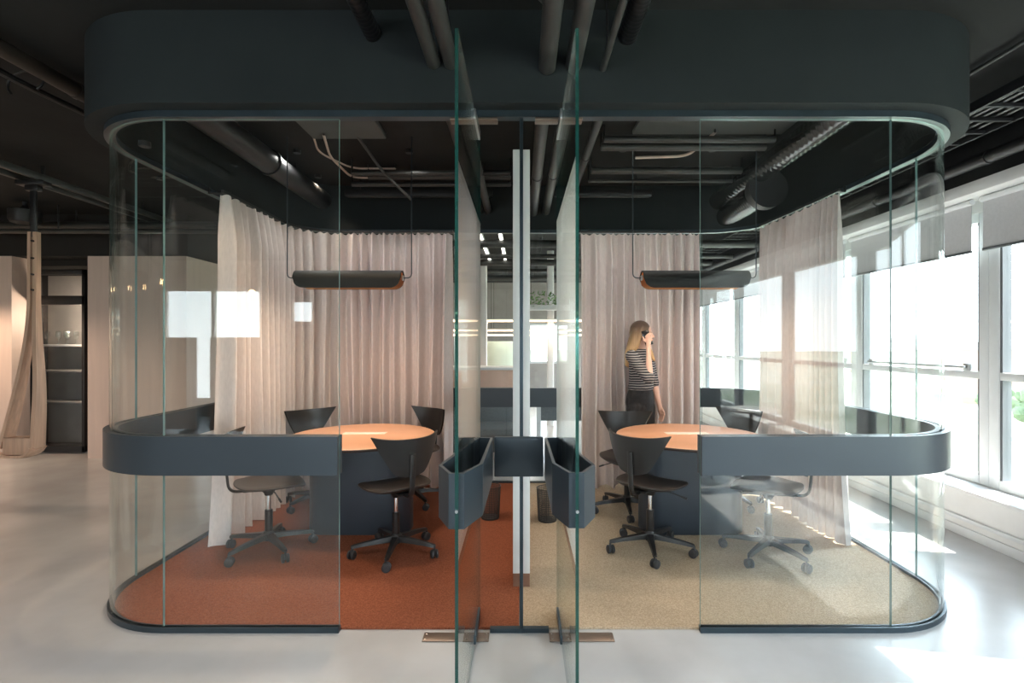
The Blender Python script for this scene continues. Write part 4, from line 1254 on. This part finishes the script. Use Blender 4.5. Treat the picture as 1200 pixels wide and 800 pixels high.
loft(tr_, [(bp(0, -.005, .80), .150, .105, LYAW), (bp(0, -.008, .90), .172, .124, LYAW), (bp(0, -.006, .97), .165, .118, LYAW), (bp(0, 0, 1.05), .134, .102, LYAW), (bp(0, 0, 1.062), .132, .100, LYAW)])
for s in (1, -1):
    hip, kn, an = bp(.085 * s, 0, .86), bp(.088 * s, .015, .48), bp(.09 * s, -.01, .11)
    limb(tr_, [hip, hip.lerp(kn, .5), kn], [.098, .088, .070]); limb(tr_, [kn, kn.lerp(an, .35), an], [.070, .066, .054])
jn = obj('trousers', tr_, M['jeans'], pr, world=True); remesh(jn, .008, 4)
for s in (1, -1):
    an = bp(.09 * s, -.01, .085); sh = bmesh.new()
    limb(sh, [an + Vector((0, 0, -.025)) - ff * .03, an + ff * .08 + Vector((0, 0, -.04)), an + ff * .15 + Vector((0, 0, -.046))], [.042, .036, .028])
    for v in sh.verts: v.co.z = max(v.co.z, .013)
    o_ = obj('shoe', sh, M['shoe'], pr, world=True)
# hair, dark at the crown growing blonde towards its ends
def hair_mat():
    m, nt, bs, out = nodes('ombre hair'); N, L = nt.nodes, nt.links
    tc = N.new('ShaderNodeTexCoord'); sp = N.new('ShaderNodeSeparateXYZ'); L.new(tc.outputs['Object'], sp.inputs[0])
    mr = N.new('ShaderNodeMapRange'); mr.inputs[1].default_value = 1.62; mr.inputs[2].default_value = 1.32; L.new(sp.outputs['Z'], mr.inputs[0])
    rp = N.new('ShaderNodeValToRGB'); rp.color_ramp.elements[0].color = (.075, .045, .03, 1); rp.color_ramp.elements[1].color = (.58, .38, .19, 1)
    L.new(mr.outputs[0], rp.inputs[0])
    mp = N.new('ShaderNodeMapping'); mp.inputs['Scale'].default_value = (130, 130, 3); L.new(tc.outputs['Object'], mp.inputs[0])
    no = N.new('ShaderNodeTexNoise'); no.inputs['Scale'].default_value = 1; L.new(mp.outputs[0], no.inputs['Vector'])
    mx = N.new('ShaderNodeMix'); mx.data_type = 'RGBA'; mx.blend_type = 'MULTIPLY'; mx.inputs[0].default_value = .6
    L.new(rp.outputs[0], mx.inputs[6]); L.new(no.outputs['Fac'], mx.inputs[7])
    ga = N.new('ShaderNodeMix'); ga.data_type = 'RGBA'; ga.blend_type = 'MULTIPLY'; ga.inputs[0].default_value = 1; ga.inputs[7].default_value = (1.5, 1.5, 1.5, 1)
    L.new(mx.outputs[2], ga.inputs[6]); L.new(ga.outputs[2], bs.inputs['Base Color'])
    bpn = N.new('ShaderNodeBump'); bpn.inputs['Strength'].default_value = .5; bpn.inputs['Distance'].default_value = .004
    L.new(no.outputs['Fac'], bpn.inputs['Height']); L.new(bpn.outputs[0], bs.inputs['Normal'])
    bs.inputs['Roughness'].default_value = .42
    return m
M['hair'] = hair_mat()
hb = bmesh.new()
ball(hb, HC + Vector((0, 0, .036)) - hf * .022, .097, .082, .088, HY, 28)
ball(hb, HC + Vector((0, 0, .0)) - hf * .055, .070, .080, .095, HY, 24)
limb(hb, [HC - hf * .055 + hr * .045 + Vector((0, 0, .0)), HC - hf * .085 + hr * .055 + Vector((0, 0, -.10)), HC - hf * .125 + hr * .05 + Vector((0, 0, -.19)), HC - hf * .15 + hr * .05 + Vector((0, 0, -.30))], [.055, .05, .045, .018])
limb(hb, [HC - hf * .055 - hr * .02 + Vector((0, 0, .0)), HC - hf * .09 + hr * .0 + Vector((0, 0, -.12)), HC - hf * .12 + hr * .0 + Vector((0, 0, -.23)), HC - hf * .13 + hr * .02 + Vector((0, 0, -.31))], [.06, .058, .05, .022])
limb(hb, [HC - hf * .01 + hr * .062 + Vector((0, 0, .05)), HC - hf * .035 + hr * .075 + Vector((0, 0, -.03)), HC - hf * .07 + hr * .075 + Vector((0, 0, -.13))], [.03, .034, .03])
limb(hb, [HC + hf * .02 - hr * .062 + Vector((0, 0, .03)), HC + hf * .02 - hr * .06 + Vector((0, 0, -.09)), HC + hf * .07 - hr * .02 + Vector((0, 0, -.19)), HC + hf * .105 + hr * .03 + Vector((0, 0, -.255))], [.026, .036, .034, .014])
hair = obj('hair', hb, M['hair'], pr, world=True)
for v in hair.data.vertices: pass
remesh(hair, .006, 3)
# hair material works in the hair's own coordinates: its origin is the person's base, 1.2 cm above the floor
ph = thing('mobile_phone', 'black mobile phone the woman holds to her ear', 'phone', PC)
b = BX(-.036, .036, -.004, .004, -.073, .073, bev=.0035, seg=3)
rot = Matrix((pw, pn, pu)).transposed().to_4x4()
b.transform(rot)
obj('case', b, M['phone'], ph)
b = BX(-.033, .033, -.0046, -.0041, -.068, .068); b.transform(rot); obj('screen', b, M['chair_black'], ph)

# ------------------------------------------------------------------ outside
def out_mat(name, a, c, scale):
    return mat(name, a, rough=.9, c2=c, var=.2, scale=scale)
M['ground_out'] = out_mat('distant ground', (.20, .24, .14), (.36, .36, .30), .02)
def facade(name, wall_c):
    m, nt, bs, out = nodes(name); N, L = nt.nodes, nt.links
    tc = N.new('ShaderNodeTexCoord'); mp = N.new('ShaderNodeMapping'); L.new(tc.outputs['Object'], mp.inputs[0]); mp.inputs['Rotation'].default_value = (math.pi / 2, 0, 0)
    br = N.new('ShaderNodeTexBrick'); br.inputs['Color1'].default_value = (.10, .12, .14, 1); br.inputs['Color2'].default_value = (.16, .17, .18, 1); br.inputs['Mortar'].default_value = (*wall_c, 1)
    br.inputs['Scale'].default_value = .3; br.inputs['Mortar Size'].default_value = .16; br.offset = 0
    L.new(mp.outputs[0], br.inputs['Vector']); L.new(br.outputs['Color'], bs.inputs['Base Color']); bs.inputs['Roughness'].default_value = .8
    return m
fac = [facade('facade pale', (.5, .47, .44)), facade('facade brick', (.36, .22, .16)), facade('facade grey', (.36, .37, .39))]
struct('ground', BX(8, 2200, -1500, 1800, -26, -25), M['ground_out'])
rb = random.Random(11)
for k in range(34):
    a = math.radians(-42 + 3.2 * k + rb.uniform(-.6, .6)); dist = 260 + 230 * ((k * 7) % 4) + rb.uniform(0, 80)
    x, y = 4 + dist * math.cos(a), 2 + dist * math.sin(a)
    w, dp, h = rb.uniform(18, 60), rb.uniform(14, 30), rb.uniform(14, 24) + dist * .018
    o_ = thing('building', 'hazy city block on the horizon beyond the windows', 'building', (x, y, -25), rb.uniform(0, 1.5), 'city blocks on the horizon')
    obj('block', BX(-w / 2, w / 2, -dp / 2, dp / 2, 0, h), fac[k % 3], o_)
    rf = BX(-w / 2 - .3, w / 2 + .3, -dp / 2 - .3, dp / 2 + .3, h, h + .8); box(rf, -w / 6, w / 8, -dp / 6, dp / 6, h + .8, h + 3.4); obj('roof', rf, M['wallgrey'], o_)
tree0 = None
for k in range(3):
    a = math.radians(43.2 + 2.2 * k); dist = 165 + k * 30
    x, y = 4 + dist * math.cos(a), 2 + dist * math.sin(a)
    lb = 'leafy green tree far below the right windows'
    if tree0 is None:
        tree0 = thing('tree', lb, 'tree', (x, y, -25), 0, 'trees below the windows')
        b = bmesh.new()
        for j in range(16):
            c = Vector((rb.uniform(-3, 3), rb.uniform(-3, 3), rb.uniform(6, 12)))
            s = bmesh.new(); bmesh.ops.create_icosphere(s, subdivisions=2, radius=rb.uniform(1.6, 2.8))
            for v in s.verts: v.co *= rb.uniform(.8, 1.15)
            merge(b, s, Matrix.Translation(c))
        obj('crown', b, M['tree'], tree0)
        b = bmesh.new(); cyl(b, (0, 0, 0), (0, 0, 8), .4, .25, n=10); obj('trunk', b, M['pipe_brown'], tree0)
    else: dup(tree0, (x, y, -25), rb.uniform(0, 6), lb)

# ------------------------------------------------------------------ light
w = bpy.data.worlds.new('World'); S.world = w; w.use_nodes = True
nt = w.node_tree; bg = nt.nodes['Background']
tc = nt.nodes.new('ShaderNodeTexCoord'); sp = nt.nodes.new('ShaderNodeSeparateXYZ'); nt.links.new(tc.outputs['Generated'], sp.inputs[0])
rp = nt.nodes.new('ShaderNodeValToRGB')
rp.color_ramp.elements[0].position = 0.0; rp.color_ramp.elements[0].color = (.88, .95, 1, 1)
rp.color_ramp.elements[1].position = .6; rp.color_ramp.elements[1].color = (.66, .85, 1.0, 1)
nt.links.new(sp.outputs['Z'], rp.inputs[0]); nt.links.new(rp.outputs[0], bg.inputs[0])
bg.inputs[1].default_value = 6.0
sl = bpy.data.lights.new('sun', 'SUN'); sl.energy = 14; sl.angle = .009; sl.color = (1, .93, .84)
so = bpy.data.objects.new('sun', sl); COL.objects.link(so)
so.rotation_euler = Vector((-1, .19, -1.18)).to_track_quat('-Z', 'Y').to_euler()
def portal(loc, rot, sx, sy):
    l = bpy.data.lights.new('window_portal', 'AREA'); l.shape = 'RECTANGLE'; l.size = sx; l.size_y = sy
    l.cycles.is_portal = True
    o = bpy.data.objects.new('window_portal', l); COL.objects.link(o); o.location = loc; o.rotation_euler = rot
portal((3.75, 4.5, 1.43), (0, math.pi / 2, 0), 2.2, 19)     # faces -X
portal((-6.2, -5.05, 1.43), (math.pi / 2, 0, 0), 2.0, 2.3)
portal((-2.5, -5.05, 1.5), (math.pi / 2, 0, 0), 1.8, 2.6)
portal((2.0, -5.05, 1.5), (math.pi / 2, 0, 0), 1.2, 2.6)
portal((.75, 14.05, 1.45), (-math.pi / 2, 0, 0), 1.1, 1.1)

# ------------------------------------------------------------------ render look
S.view_settings.view_transform = 'Standard'; S.view_settings.look = 'None'
S.view_settings.gamma = 1; S.view_settings.exposure = 0.76; S.view_settings.use_curve_mapping = False
c = S.cycles
c.max_bounces = 12; c.diffuse_bounces = 5; c.glossy_bounces = 6; c.transmission_bounces = 6; c.transparent_max_bounces = 40
c.use_denoising = True; c.sample_clamp_indirect = 6; c.caustics_reflective = False; c.caustics_refractive = False
